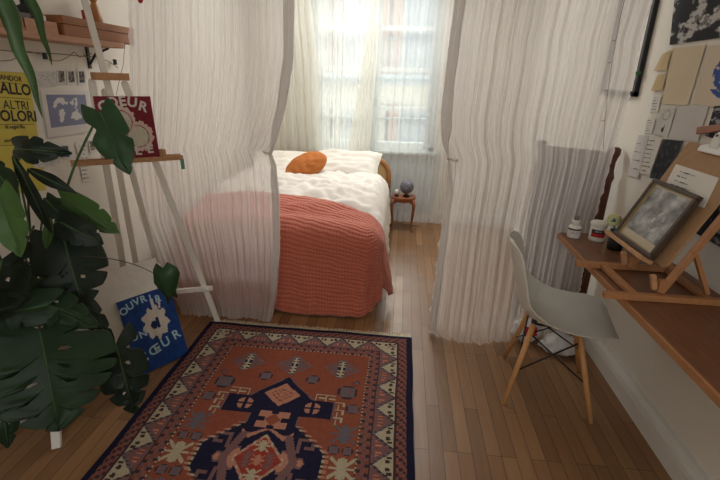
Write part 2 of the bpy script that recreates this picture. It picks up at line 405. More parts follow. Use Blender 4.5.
# window panel below the casements, sill
mb = MB(); mb.box(((WX0+WX1)/2, YF-.012, WZ0-.36), (WX1-WX0+.1, .024, .62))
for a, b2 in ((WX0+.02, (WX0+WX1)/2-.03), ((WX0+WX1)/2+.03, WX1-.02)):
    mb.box(((a+b2)/2, YF-.03, WZ0-.36), (b2-a-.1, .014, .46))
struct('trim_1', mb, M_winp, bevel=.004)
def window(name, x0, x1, z0, z1, y, rows, cols, sgn=1):
    fr = MB(); t = .06
    fr.box((x0+t/2, y, (z0+z1)/2), (t, .08, z1-z0)); fr.box((x1-t/2, y, (z0+z1)/2), (t, .08, z1-z0))
    fr.box(((x0+x1)/2, y, z0+t/2), (x1-x0, .08, t)); fr.box(((x0+x1)/2, y, z1-t/2), (x1-x0, .08, t))
    o = fr.build(name, M_winp, bevel=.003); o['kind'] = 'structure'
    mid = (x0+x1)/2
    for k, (a, b2) in enumerate(((x0+t, mid), (mid, x1-t))):
        c = MB(); s = .042
        c.box((a+s/2, y-sgn*.01, (z0+z1)/2), (s, .05, z1-z0-2*t)); c.box((b2-s/2, y-sgn*.01, (z0+z1)/2), (s, .05, z1-z0-2*t))
        c.box(((a+b2)/2, y-sgn*.01, z0+t+s/2), (b2-a-2*s, .05, s)); c.box(((a+b2)/2, y-sgn*.01, z1-t-s/2), (b2-a-2*s, .05, s))
        for zz in rows: c.box(((a+b2)/2, y-sgn*.01, zz), (b2-a-2*s, .035, .042))
        p = c.build('casement', M_winp, parent=o, bevel=.003)
        g = MB(); g.box(((a+b2)/2, y, (z0+z1)/2), (b2-a-2*s+.01, .004, z1-z0-2*t-2*s+.01)); g.build('pane', M_glass, parent=p)
    h = MB(); h.tube([(mid, y-sgn*.05, z0+.5), (mid, y-sgn*.05, z0+.62)], .012, 10); h.tube([(mid, y-sgn*.03, z0+.56), (mid, y-sgn*.05, z0+.56)], .01, 8)
    h.build('window_handle', M_winp, parent=o, smooth=True)
window('window_1', WX0, WX1, WZ0, WZ1, YF+.06, (1.26, 1.66, 2.06), 2)
window('fill_window', BX0, BX1, BZ0, BZ1, YB-.14, (1.75,), 2, -1)  # unseen window, added in the back wall to let the fill in
mb = MB(); mb.box(((WX0+WX1)/2, YF-.02, WZ0), (WX1-WX0+.12, .1, .03)); struct('trim_2', mb, M_winp, bevel=.004)

# ------------------------------------------------------------------ the building across the street
FY = 13.0
b = thing('apartment_building', 'pale stone apartment building seen across the street through the sheer curtains', 'building', (-1, FY+1, -6))
mb = MB(); mb.box((-1, FY+1, -1.5), (16, 2, 13)); mb.build('wall', M_sand, b)
mb = MB()
for zz in (-1.2, 1.55, 4.3): mb.box((-1, FY-.03, zz), (16, .14, .22))
mb.build('cornice', M_winp, b)
cols = [-6.1, -4.5, -2.9, -1.3, .3, 1.9, 3.5]
for rz, hh in ((-.3, 2.0), (2.45, 2.0)):
    for cx in cols:
        mb = MB()
        mb.box((cx, FY-.02, rz+.2), (.95, .1, hh)); wv = mb.build('window', M_winp, b)
        mb = MB(); mb.box((cx-.21, FY-.085, rz+.2), (.36, .03, hh-.2)); mb.box((cx+.21, FY-.085, rz+.2), (.36, .03, hh-.2)); mb.build('pane', M_fgrey, wv)
        for sx in (-.68, .68):
            mb = MB(); mb.box((cx+sx, FY-.05, rz+.2), (.34, .06, hh)); mb.build('shutter', M_brick if rz > 1 or cx > 0 else M_sand, b)
    mb = MB(); bz = rz-.75
    mb.box((-1, FY-.45, bz-.05), (14, .9, .1)); rl = mb.build('balcony', M_winp, b)
    mb = MB(); mb.tube([(-8, FY-.88, bz+.85), (6, FY-.88, bz+.85)], .025, 6); mb.tube([(-8, FY-.88, bz+.1), (6, FY-.88, bz+.1)], .02, 6)
    x = -8
    while x < 6: mb.tube([(x, FY-.88, bz+.0), (x, FY-.88, bz+.85)], .012, 5); x += .14
    mb.build('railing', M_fgrey, rl)
b = thing('balcony_railing', 'dark iron balcony railing just outside the tall window', 'railing', (-.33, 5.5, .8))
mb = MB(); mb.tube([(-1.1, 5.5, 1.12), (.45, 5.5, 1.12)], .014, 8); mb.tube([(-1.1, 5.5, .84), (.45, 5.5, .84)], .01, 8)
for sx in (-1.1, .45): mb.tube([(sx, 5.5, 1.12), (sx, 5.19, 1.12)], .012, 6)
mb.build('rail', M_fgrey, b)
mb = MB()
for k in range(16):
    x = -1.05+k*.1; mb.tube([(x, 5.5, .84), (x, 5.5, 1.12)], .006, 5)
    mb.tube([(x+.05+.03*cos(a), 5.5, .98+.05*sin(a)) for a in [2*pi*i/10 for i in range(11)]], .004, 4)
mb.build('bars', M_fgrey, b)

# ------------------------------------------------------------------ curtains
def curtain(name, edgeL, edgeR, y0, zt, zb, folds, amp, m, seed, nu=260, nv=70, small=.006, puddle=0.0, parent=None, hem=None, wave=.25, rag=0.0, drape=None):
    rnd = random.Random(seed); ph = rnd.random()*10
    mb = MB(); uvs = []
    def f(u, v):
        z = lerp(zt, zb, v)
        xl = interp(edgeL, z); xr = interp(edgeR, z)
        if rag:
            xl += rag*nz(z*22, seed)*(u < .02); xr += (rag*.6*nz(z*26+5, seed)+rag*.5*abs(nz(z*75, seed)))*sm(.985, 1, u)
        uu = u + .007*nz(u*6+ph, v*1.2, seed)
        x = lerp(xl, xr, clamp(uu))
        if u <= .0001: x = xl
        if u >= .9999: x = xr
        p = folds*u*2*pi
        a = amp*(.55+.75*abs(nz(u*folds*.6, .3+v*.8, ph)))*(.45+.55*v if v < .5 else .72+.4*(v-.5))
        y = y0 + a*sin(p + 2.2*nz(u*3, v*.5, ph+3)) + a*.45*sin(2.3*p+1.3+1.3*nz(u*5, v*.7, ph))
        y += small*nz(u*folds*5, v*1.6, ph+7) + small*.25*nz(u*40, v*26, ph+9)
        x += .35*a*cos(p*1.7+ph)
        if drape: x, y = drape(u, v, x, y, z)
        if puddle and z < .10:
            k = 1-z/.10; y -= puddle*k*k*(.6+.5*nz(u*9, 0, ph)); z = max(.006+.012*abs(nz(u*40, v*9)), z)
        return (x, y, z)
    mb.grid(nu, nv, f)
    wd = abs(interp(edgeR, zt)-interp(edgeL, zt))
    for j in range(nv+1):
        for i in range(nu+1): uvs.append((i/nu*wd*1.3+seed, (zt-zb)*j/nv, 0))
    return mb.build(name, m, parent=parent, smooth=True, uvs=uvs)

ZT = 2.62; YC = 2.57
def epx(pts): return [(lambda p: (p.z, p.x))(aty(x, y, YC)) for x, y in pts]
rod = thing('curtain_rod', 'white curtain rod running across the room near the ceiling', 'curtain rod', (-.25, YC, ZT))
mb = MB(); mb.tube([(XL+.02, YC, ZT+.02), (XR-.02, YC, ZT+.02)], .014, 12); mb.build('rod', M_white, rod, smooth=True)
for x in (XL+.01, XR-.01):
    mb = MB(); mb.lathe([(.03, -.01), (.03, .01)], (x, YC, ZT+.02), 16, axis=(1, 0, 0)); mb.build('socket', M_white, rod)

LL = epx([(128, 0), (130, 60), (132, 150), (140, 220), (168, 290), (190, 320)])
LR = epx([(295, 0), (294, 60), (287, 105), (277, 142), (272, 152), (277, 165), (280, 200), (280, 250), (277, 295), (272, 322)])
RL = epx([(455, 0), (448, 55), (441, 115), (442, 140), (449, 160), (447, 185), (441, 230), (434, 290), (428, 335)])
RR = epx([(652, 0), (640, 40), (636, 70), (629, 98), (612, 158), (603, 190), (594, 222), (581, 285), (566, 345)])
# the outer panels gather at a tie at about a third of the way up
def dl(u, v, x, y, z):
    k = exp(-((z-1.16)/.16)**2)*sm(.78, 1, u)
    return x, y - .03*k
def dr(u, v, x, y, z):
    k = exp(-((z-1.10)/.16)**2)*sm(.22, 0, u)
    b_ = sin(pi*clamp(u/.62))*sm(.9, 0, z)**1.5
    return x, y - .04*k - .085*b_
c1 = curtain('linen_curtain', LL, LR, YC, ZT, .0, 19, .0085, M_gauze, 3, nu=420, nv=150, puddle=.06, rag=.008, drape=dl, small=.006)
tag(c1, 'crinkled off-white gauze curtain on the left, hanging in front of the bed', 'curtain', 'gauze room divider curtains')
c2 = curtain('linen_curtain', RL, RR, YC, ZT, .0, 14, .014, M_gauze, 8, nu=420, nv=150, puddle=.06, rag=.02, drape=dr, small=.008)
tag(c2, 'crinkled off-white gauze curtain on the right, hanging behind the white chair', 'curtain', 'gauze room divider curtains')
# rolled back leading edges with their tie-backs
def swag(edge, sgn, seed, par):
    mb = MB()
    zs = [ZT-.02-k*(ZT-.05)/46 for k in range(47)]
    def f(u, v):
        z = lerp(ZT-.02, .03, v); xe = interp(edge, z)
        wdt = .055*(1-.75*exp(-((z-1.14)/.10)**2))*(1 if z > 1.14 else .75) + .01*nz(z*4, seed)
        a = u*2*pi
        return (xe + sgn*(-.004+wdt*.5*(1-cos(a))) + .003*nz(u*12, z*6, seed), YC-.035 - .022*sin(a) + .005*nz(u*9, z*2, seed+4), z)
    mb.grid(28, 70, f)
    uvs = [(i/28*.3, 2.6*j/70, 0) for j in range(71) for i in range(29)]
    mb.build('folded_edge', M_gauze, parent=par, smooth=True, uvs=uvs)
    zc = 1.14; xe = interp(edge, zc)
    t = MB(); t.tube([(xe+sgn*.02+.026*cos(a), YC-.03+.045*sin(a), zc+.006*sin(a*2)) for a in [2*pi*i/16 for i in range(17)]], .006, 8)
    t.build('tieback', M_gauze, parent=par, smooth=True)
swag(LR, -1, 2, c1); swag(RL, 1, 6, c2)

# window sheers
YS = 4.86
def eps(pts, y=YS): return [(lambda p: (p.z, p.x))(aty(x, yy, y)) for x, yy in pts]
s0 = curtain('sheer_curtain', eps([(262, 0), (268, 120), (275, 225)]), eps([(312, 0), (318, 60), (322, 140), (325, 228)]), YS-.06, 2.68, .02, 6, .02, M_sheerd, 11, nu=120, nv=40)
tag(s0, 'cream sheer curtain gathered at the far left of the window', 'curtain', 'sheer curtains at the window')
s1 = curtain('sheer_curtain', eps([(308, 0), (308, 225)]), eps([(379, 0), (377, 60), (373, 105), (370, 145), (362, 225)]), YS, 2.68, .02, 10, .022, M_sheer, 12, nu=200, nv=50)
tag(s1, 'white sheer curtain over the left casement, its edge sweeping down to the left', 'curtain', 'sheer curtains at the window')
s2 = curtain('sheer_curtain', eps([(362, 0), (352, 225)]), eps([(466, 0), (455, 110), (441, 230)]), YS+.055, 2.68, .01, 9, .012, M_sheert, 13, nu=180, nv=40)
tag(s2, 'white sheer curtain over the right casement, behind the bedside table', 'curtain', 'sheer curtains at the window')
s3 = curtain('sheer_edge', eps([(366, 0), (365, 50), (358, 90), (351, 130), (344, 225)]), eps([(380, 0), (378, 60), (374, 105), (371, 145), (363, 225)]), YS-.05, 2.68, .02, 4, .012, M_sheerd, 15, nu=60, nv=40, parent=s1)
rod = thing('curtain_rod', 'thin white rod carrying the sheers above the window', 'curtain rod', (-.35, YS, 2.7))
mb = MB(); mb.tube([(XL+.03, YS, 2.7), (.9, YS, 2.7)], .01, 10); mb.build('rod', M_white, rod, smooth=True)
for x in (-1.2, .8):
    mb = MB(); mb.box((x, YS+.07, 2.7), (.02, .14, .02)); mb.build('bracket', M_white, rod)

# ------------------------------------------------------------------ rug
RX0, RX1, RYT, RLEN = -1.205, .12, 2.455, 2.12
CF = lin((142, 78, 58)); CN = lin((34, 32, 54)); CM = lin((98, 70, 70)); CC = lin((180, 166, 138)); CP = lin((184, 126, 104)); CG = lin((104, 98, 104)); CR = lin((150, 60, 48)); CB = lin((70, 52, 54)); CMV = lin((124, 90, 88))
def rosette(x, d, x0, d0, rx, ry):
    a = abs(x-x0)/rx; b = abs(d-d0)/ry; q = a+b
    if q > 1.0: return None
    if a < .2 and b < .78: return CN if (int(b*7) % 2 == 0 and a > .06) else CC
    st = int(q*6)
    return (CP, CG, CMV, CG, CF, CG)[st % 6] if q < .98 else CG
def octa(x, d, x0, d0, r):
    a = abs(x-x0); b = abs(d-d0)
    if max(a, b, (a+b)*.72) > r: return None
    k = max(a, b)/r
    return CB if k > .75 else (CG if (a*b) > .08*r*r or k < .2 else CMV)
def star(x, d, x0, d0, r, col):
    a = abs(x-x0); b = abs(d-d0)
    if max(a, b) > r: return None
    if a < .14*r or b < .14*r or abs(a-b) < .16*r:
        return col
    if a < .34*r and b < .9*r and b > .3*r: return col
    return None
def hookshape(x, d, x0, d0, w, h, t):
    a = x-x0; b = d-d0
    if not (0 <= a <= w and 0 <= b <= h): return False
    return a < t or b < t or (a > w-t and b < h*.7) or (h*.55 < b < h*.55+t and a > w*.4)
def medhalf(q):
    if q > 56: return -1
    if q > 39: return (56-q)*.95
    if q > 27: return 27.
    if q > 21: return 11.5
    if q > 7: return 11.5+(21-q)*1.08
    return 27.
def rugcol(u, v):
    W = 132.5; x = u*W-W/2; d = v*RLEN*100; Ld = RLEN*100
    e = min(u*W, (1-u)*W, d, Ld-d)
    along = d if min(u*W, (1-u)*W) <= min(d, Ld-d) else x+70
    jit = .5+.5*nz(x*.3, d*.3)
    def J(c, k=.16):
        s = .82+k*(2*random.random()-1)*.5+.10*(jit-.5); return tuple(t*s for t in c)
    if e < 2.8: return J(CN)
    if e < 7.6:
        return J(CF if (int(along/1.6)+int(e/1.6)) % 3 == 0 else (CB if (int(along/1.6)+int(e/1.6)) % 3 == 1 else CMV), .3)
    if e < 8.4: return J(CB)
    if e < 18.2:
        t = (e-8.4)/9.8; pp = 17.0; k = abs(2*((along/pp) % 1)-1)
        dd = k-t
        if abs(dd) < .09: return J(CG if (int(along*1.2) % 2) else CB)
        if dd > 0:
            hx = (along/pp) % 1; sp = hypot((min(hx, 1-hx))*pp-2.0, (t-.28)*9.8)
            if sp < 1.1 or (abs(min(hx, 1-hx)*pp-4.2) < .7 and abs(t-.2)*9.8 < 1): return J(CB)
            return J(CC)
        if dd < -.28 and k < .6 and .55 < t < .85 and k > .1: return J(CP if int(along) % 2 else CF)
        return J(CMV)
    if e < 19.0: return J(CB)
    if e < 24.0:
        return J(CF if (int(along/1.6)+int(e/1.6)) % 3 == 0 else (CB if (int(along/1.6)-int(e/1.6)) % 3 == 1 else CMV), .3)
    if e < 24.8: return J(CC if int(along/1.2) % 2 else CB)
    # field, mirrored about the centre
    C = Ld/2; q = abs(d-C); dm = C-q; ax = abs(x)
    for r in ((-27, 39), (0, 39), (27, 39)):
        c = rosette(x, dm, r[0], r[1], 10, 9)
        if c: return J(c)
    hw = medhalf(q)
    if hw > 0 and ax < hw:
        # inside the navy medallion
        if abs(x)/9.5+abs(dm-64)/9.0 < 1:
            k = abs(x)/9.5+abs(dm-64)/9.0
            stp = (int(ax*1.1)+int(dm*1.1)) % 3
            return J(CP if k > .72 or stp else CF)
        for fx in (-17, 17):
            if hypot(x-fx, dm-72.5) < 4 and not (abs(x-fx) < .6 or abs(dm-72.5) < .6): return J(CP)
        if ax < 7.5 and abs(dm-82) < 5.5 and not (ax > 4 and abs(dm-82) < 1.6) and not (ax < 2 and abs(dm-82) > 3.6): return J(CP if (ax+abs(dm-82)) > 4 else CF)
        if 88 < dm < 93 and abs(ax-(dm-88)*1.8) < 1.4: return J(CP)
        # hooked tendrils
        if 91 < dm < 106:
            if hookshape(ax, dm, 15, 92, 8, 9, 1.8): return J(CMV)
            if abs(ax-(10+(dm-91)*.35)) < 1.9: return J(CMV)
        dq = ax/12+abs(dm-106)/15
        if dq < 1.0:
            if dq > .86: return J(CC if int(ax*.9) % 3 == 0 else CP)
            for sx_, sy_, rr_, cl_ in ((0, 98, 3.2, CC), (5, 104, 2.4, CMV), (0, 106, 2.6, CP)):
                if star(ax if sx_ else x, dm, sx_, sy_, rr_, 1): return J(cl_)
            return J(CR)
        bod = 4.2+2.2*sin(ax*.75)-.12*(ax-15)**2*(ax > 15)
        if 9 < ax < 23 and abs(dm-107-.25*(ax-15)) < bod:
            k_ = abs(dm-107-.25*(ax-15))
            return J(CB if (abs(ax-17) < .7 and k_ < 1.2) else (CP if k_ < bod-1.2 else CMV))
        if 4 < ax < 12 and abs(dm-93.5+.8*abs(ax-8)) < 1.0: return J(CP)
        return J(CN, .25)
    if hw > 0 and ax < hw+1.3: return J(CC if int(dm/1.3) % 2 else CB) if q < 21 else J(CMV)
    if ax > hw and ax < hw+3.2 and q < 21 and hw > 0: return J(CP if int(dm/1.3) % 2 else CF)
    # cream key pattern beside the arms
    if 27.5 < ax < 33 and 66 < dm < 82:
        a = ax-27.5; bb = (dm-66) % 5.4
        if bb < .7 or (a > 4.4 and bb < 3.4) or (abs(a-2.2) < .4 and 1.8 < bb): return J(CC)
    if 17 < ax < 27.5 and 61.5 < dm < 67 and q > 39:
        bb = (ax-17) % 5.2
        if bb < .7 or (dm < 62.4) or (abs(dm-64.6) < .4 and bb > 2.2): return J(CC)
    for px, py, r in ((33, 58, 5.2), (13, 50.5, 3.6), (37, 70, 3.4)):
        c = octa(ax, dm, px, py, r)
        if c: return J(c)
    for px, py, r, cl in ((35, 87, 5.5, CG), (36, 106, 5.5, CC), (-999, 0, 1, CC)):
        c = star(ax, dm, px, py, r, cl)
        if c: return J(c)
    for px, py, r in ((31.5, 96.5, 2.6), (37.5, 96.5, 2.6), (37, 50, 1.6)):
        c = octa(ax, dm, px, py, r)
        if c: return J(c)
    return J(CF, .2)
rug = thing('patterned_rug', 'rust red oriental rug with navy medallion and cream fringe on the wooden floor', 'rug', ((RX0+RX1)/2, RYT-RLEN/2, 0))
mb = MB()
def rf(u, v):
    x = lerp(RX0, RX1, u) + .006*nz(v*9, 2); y = RYT - v*RLEN - .01*u*(1-v) + .005*nz(u*7, 5)
    e = min(u, 1-u)*1.32; e2 = min(v, 1-v)*2.1
    return (x, y, .011 + .0025*nz(u*5, v*7) - .004*(e < .004 or e2 < .004))
mb.grid(230, 368, rf, 0, rugcol)
edge = MB()
o = mb.build('rug_pile', facecol_mat('wool_pile', .95, .7, 260, .1), rug); so_ = o.modifiers.new('solid', 'SOLIDIFY'); so_.thickness = .009; so_.offset = -1
for yy, sg in ((RYT-.002, 1), (RYT-RLEN+.002, -1)):
    mb = MB(); n = 300
    for k in range(n):
        x = lerp(RX0+.005, RX1-.005, k/(n-1)); l = .05+.016*random.random(); dx = .012*(random.random()-.5)
        y = yy - (.01*(k/n) if sg > 0 else 0)
        mb.tube([(x, y-sg*.004, .008), (x+dx*.4, y+sg*l*.5, .006), (x+dx, y+sg*l, .003)], [.0032, .0028, .0018], 4)
    f_ = mb.build('fringe', M_fringe, rug)

# ------------------------------------------------------------------ bed
BXL, BXR, BYF, BYH = -1.60, -.14, 2.78, 4.70
ZM = .54
bed = thing('bed', 'double bed with a rounded honey wood and cane headboard, foot towards the room', 'bed', ((BXL+BXR)/2, (BYF+BYH)/2, 0))
mb = MB(); mb.box(((BXL+BXR)/2, (BYF+BYH)/2, .22), (BXR-BXL-.04, BYH-BYF-.06, .16)); mb.build('bed_base', M_bedw, bed, bevel=.01)
for x in (BXL+.08, BXR-.08):
    for y in (BYF+.08, BYH-.08):
        mb = MB(); mb.lathe([(.022, 0), (.03, .15)], (x, y, 0), 14); mb.build('leg', M_bedw, bed, smooth=True)
mb = MB(); mb.box(((BXL+BXR)/2, (BYF+BYH)/2, .42), (BXR-BXL, BYH-BYF, .23)); mb.build('mattress', M_mattress, bed, bevel=.06)
# headboard: rounded wooden hoop with woven cane
hx0, hx1, hz1, hy = BXL-.01, BXR+.005, .77, BYH+.05
rr = .20
path = [(hx0, .05), (hx0, hz1-rr)] + [(hx0+rr-rr*cos(a), hz1-rr+rr*sin(a)) for a in [pi/2*i/8 for i in range(1, 9)]] + \
       [((hx0+hx1)/2, hz1+.015)] + [(hx1-rr+rr*sin(a), hz1-rr+rr*cos(a)) for a in [pi/2*i/8 for i in range(0, 9)]] + [(hx1, .05)]
hb = MB(); hb.tube([(x, hy, z) for x, z in path], .026, 10); hbo = hb.build('headboard_frame', M_bedw, bed, smooth=True)
mb = MB(); inner = [(x, hy, z) for x, z in path]
mb.prism([Vector((x, hy-.004, max(z, .3))) for x, z in path], (0, .008, 0))
cane = mat('woven_cane', (214, 178, 128), .7, .25, 220, .4, 240); mb.build('cane_panel', cane, hbo)

def cloth_over(name, x0, x1, y0, y1, ztop, ux, vy, dropL, dropR, dropF, m, parent=None, seed=1, bulge=.02, wr=.006, r0=.07, flare=.05, fold=.02, step=.03, label=None, topfn=None, hem=None, topend=None):
    """bedcloth: sheet coordinates (a,b) laid over the box x0..x1 / y0.., falling over the sides and the foot (y0)"""
    A0 = x0-dropL; A1 = x1+dropR; B0 = y0-dropF; B1 = y1
    nu = int((A1-A0)/step); nv = int((B1-B0)/step)
    def f(u, v):
        a = lerp(A0, A1, u); b1 = B1 + (topend(u) if topend else 0); b = lerp(B0, b1, v)
        cx = clamp(a, x0+r0, x1-r0); cy = max(b, y0+r0)
        ex = abs(a-cx); ey = max(0, cy-b)
        sx = 1 if a > cx else -1
        e = max(ex, ey)
        if ex > 0 and ey > 0: e *= 1-.2*sin(2*atan2(ey, ex))**2
        if e < 1e-6:
            nx, ny = 0, 0
        else:
            th = atan2(ey, ex) if (ex > 0 and ey > 0) else (0 if ey <= 0 else pi/2)
            nx, ny = cos(th)*sx, -sin(th)
            if ex <= 0: nx = 0; ny = -1
        arc = r0*pi/2
        if e < arc: o = r0*sin(e/r0); dz = r0*(1-cos(e/r0)); dn = 0
        else: dn = e-arc; o = r0; dz = r0+dn
        s = a*1.0 + b*1.0
        per = (a if ny < -.5 else b)
        fo = fold*min(1, dn/.25)
        o += flare*(dn/.4)**1.3 + fo*(nz(per*5.5, seed) + .5*nz(per*13, seed+2, dn*2))
        x = cx + nx*o; y = cy + ny*o; z = ztop - dz
        inside = 1-clamp(e/arc)
        tx = (a-x0)/(x1-x0); ty = (b-y0)/(y1-y0)
        z += bulge*(sin(pi*clamp(tx))**.5)*inside
        if topfn: z += topfn(a, b)*(.3+.7*inside)
        z += wr*nz(a*9, b*14, seed) + wr*.6*nz(a*26, b*30, seed+5)
        if dn > 0: x += nx*wr*nz(a*14, b*14, seed); y += ny*wr*nz(a*12, b*12, seed+1)
        return (x, y, max(z, .012))
    mb = MB(); mb.grid(nu, nv, f)
    uvs = [(lerp(A0, A1, i/nu), lerp(B0, B1, j/nv), 0) for j in range(nv+1) for i in range(nu+1)]
    return mb.build(name, m, parent=parent, smooth=True, uvs=uvs, solid=.012)
sh = cloth_over('fitted_sheet', BXL, BXR, BYF, BYH-.02, ZM+.004, 0, 0, .2, .2, .2, M_linen, parent=bed, seed=21, bulge=.0, wr=.003, fold=.0, flare=.0)
def duv(a, b):
    w_ = .05*abs(nz(a*2.6, b*4.5, 31)) + .028*(1-abs(nz(a*5, b*9+a*3, 17))*2.2) + .012*nz(a*12, b*16, 9)
    return w_*sm(3.05, 3.3, b) - .06*sm(3.25, 3.08, b) + .05*sm(3.15, 3.7, b)*sm(4.45, 4.1, b)
dv = cloth_over('duvet', BXL-.01, BXR+.03, BYF, 4.22, ZM+.06, 0, 0, .30, .33, -.25, M_linen, seed=5, bulge=.05, wr=.014, r0=.11, flare=.03, fold=.035, step=.022, topfn=duv, topend=lambda u: .08*sin(u*7))
tag(dv, 'rumpled white duvet spread over the upper half of the bed', 'duvet')
def qtop(a, b): return .03*nz(a*1.7, b*2.3, 3) + .075*sm(2.9, 3.2, b) + .012*nz(a*4, b*12, 8)
ql = cloth_over('quilted_bedspread', BXL-.01, BXR+.045, BYF-.03, 3.12, ZM+.045, 0, 0, .45, .44, .52, M_quilt, seed=9, bulge=.05, wr=.008, r0=.12, flare=.085, fold=.05, step=.024, topfn=qtop, topend=lambda u: .10-.25*sm(.45, .95, u))
tag(ql, 'coral quilted bedspread covering the foot of the bed and hanging almost to the floor', 'bedspread')

def pillow(name, c, w_, h_, t_, rot, m, seed, round_=False):
    R = rot; c = Vector(c); mb = MB()
    n = 26
    def f(u, v, s):
        x = (u*2-1); y = (v*2-1)
        if round_:
            # square -> disc
            x, y = x*sqrt(1-y*y/2), y*sqrt(1-x*x/2); r = clamp(hypot(x, y)); th = sqrt(max(0, 1-r**2.2))
        else:
            th = (max(0, 1-x**4)*max(0, 1-y**4))**.55
            x *= 1-.06*(1-abs(y))*abs(x); y *= 1-.08*(1-abs(x))*abs(y)
        z = s*t_/2*th*(1+.25*nz(x*2, y*2, seed)) + t_*.10*nz(x*4, y*5, seed+3)*th
        return c + R @ Vector((x*w_/2, y*h_/2, z))
    mb.grid(n, n, lambda u, v: f(u, v, 1)); mb.grid(n, n, lambda u, v: f(1-u, v, -1))
    return mb.build(name, m, smooth=True)
def rotm(ax, ay, az): return Matrix.Rotation(az, 3, 'Z') @ Matrix.Rotation(ay, 3, 'Y') @ Matrix.Rotation(ax, 3, 'X')
p = pillow('pillow', (-1.24, 4.42, .70), .62, .44, .17, rotm(radians(28), 0, .05), M_pillow, 3); tag(p, 'white pillow at the left end of the headboard', 'pillow', 'white bed pillows')
p = pillow('pillow', (-.56, 4.45, .715), .68, .46, .18, rotm(radians(30), 0, -.06), M_pillow, 8); tag(p, 'white pillow at the right end of the headboard, behind the ochre cushion', 'pillow', 'white bed pillows')
pc = aty(307, 166, 4.02)
p = pillow('round_cushion', (pc.x-.01, pc.y, pc.z), .42, .27, .15, rotm(radians(38), radians(-24), .2), M_ochre, 5, True); tag(p, 'round ochre velvet cushion propped on the white bedding', 'cushion')

# ------------------------------------------------------------------ bedside table
TX, TY, TZ = .035, 4.68, .375
t = thing('bedside_table', 'small cherry wood bedside table with curved legs and scalloped apron', 'table', (TX, TY, 0))
mb = MB(); tw, tdp = .13, .11
pts = []
for i in range(32):
    a = 2*pi*i/32; cx_ = abs(cos(a))**.5*(1 if cos(a) > 0 else -1); sy_ = abs(sin(a))**.5*(1 if sin(a) > 0 else -1)
    k = 1+.03*cos(4*a); pts.append((TX+tw*cx_*k, TY+tdp*sy_*k, TZ-.016))
mb.prism(pts, (0, 0, .018)); mb.build('table_top', M_table, t, bevel=.003)
mb = MB()
for (ax_, ay_, bx_, by_) in ((-1, -1, 1, -1), (1, -1, 1, 1), (1, 1, -1, 1), (-1, 1, -1, -1)):
    P = Vector((TX+ax_*.105, TY+ay_*.085, 0)); Q = Vector((TX+bx_*.105, TY+by_*.085, 0))
    top = TZ-.016; pl = []
    for i in range(13):
        s_ = i/12; pl.append(P.lerp(Q, s_)+Vector((0, 0, top-.035-.018*abs(cos(2*pi*s_))**1.5+.010*(abs(s_-.5) < .1))))
    poly = [P+Vector((0, 0, top))] + pl + [Q+Vector((0, 0, top))]
    nrm = (Q-P).normalized().cross(Vector((0, 0, 1)))*-.012
    mb.prism(poly, nrm)
mb.build('apron', M_table, t)
for ax_ in (-1, 1):
    for ay_ in (-1, 1):
        mb = MB(); P = Vector((TX+ax_*.108, TY+ay_*.088, 0)); o_ = Vector((ax_, ay_, 0)).normalized()
        mb.tube([P+o_*q+Vector((0, 0, z)) for q, z in ((.0, TZ-.018), (.014, TZ-.07), (.010, .2), (-.004, .1), (-.004, .04), (.010, .012), (.016, .0))], [.016, .015, .011, .008, .007, .010, .011], 10)
        mb.build('leg', M_table, t, smooth=True)
g = thing('globe_ornament', 'dark mottled grey globe on a small black stand on the bedside table', 'globe', (TX+.03, TY-.02, TZ+.002))
gc = Vector((TX+.03, TY-.02, TZ+.002))
mb = MB(); mb.lathe([(.036, 0), (.036, .012), (.018, .02), (.014, .03), (.02, .038)], gc, 20); mb.build('stand', M_blackp, g, smooth=True)
mb = MB(); mb.lathe([(.073*sin(pi*i/18)+1e-4, -.073*cos(pi*i/18)) for i in range(19)], gc+Vector((0, 0, .105)), 32)
mg = mat('globe_relief', (110, 108, 116), .5, .75, 42, .5, 60); mb.build('sphere', mg, g, smooth=True)
g = thing('speckled_egg_cup', 'small white egg shaped ornament on a black foot beside the globe', 'ornament', (TX-.07, TY-.03, TZ+.002))
gc = Vector((TX-.075, TY-.03, TZ+.002))
mb = MB(); mb.lathe([(.024, 0), (.026, .01), (.016, .016), (.022, .026)], gc, 16); mb.build('foot', M_blackp, g, smooth=True)
mb = MB(); mb.lathe([(.023*sin(pi*i/12)+1e-4, .05-.028*cos(pi*i/12)) for i in range(13)], gc, 20); mb.build('egg', M_mugw, g, smooth=True)
cb = MB(); cb.tube([(TX-.05, TY+.12, .2), (TX-.06, TY+.13, .05), (TX+.02, TY+.14, .008), (TX+.2, TY+.12, .008)], .003, 6)
tag(cb.build('power_cord', M_rope, smooth=True), 'thin cord trailing behind the bedside table', 'cord')

# ------------------------------------------------------------------ dark wooden cabinet behind the right curtain
t = thing('wooden_screen', 'dark wooden framed fabric screen standing against the right wall behind the gauze curtain', 'screen', (.98, 2.75, 0))
pa = Vector((.86, 2.88, 0)); pb = Vector((1.205, 2.67, 0)); hS = 1.215
for P in (pa, pb):
    mb = MB(); mb.lathe([(.022, 0), (.022, .1), (.028, .12), (.020, .15), (.020, .5), (.027, .52), (.020, .55), (.020, 1.02), (.028, 1.05), (.018, 1.09), (.018, 1.14), (.026, 1.17), (.032, 1.185), (.032, 1.215), (.02, 1.225)], P, 14)
    mb.build('post', M_dark, t, smooth=True)
mb = MB(); mb.bar(pa+Vector((0, 0, 1.17)), pb+Vector((0, 0, 1.17)), .025, .05); mb.bar(pa+Vector((0, 0, .12)), pb+Vector((0, 0, .12)), .025, .05); mb.build('rail', M_dark, t)
M_scr = mat('brown_screen_cloth', (74, 52, 38), .8, .1, 30, .3, 200)
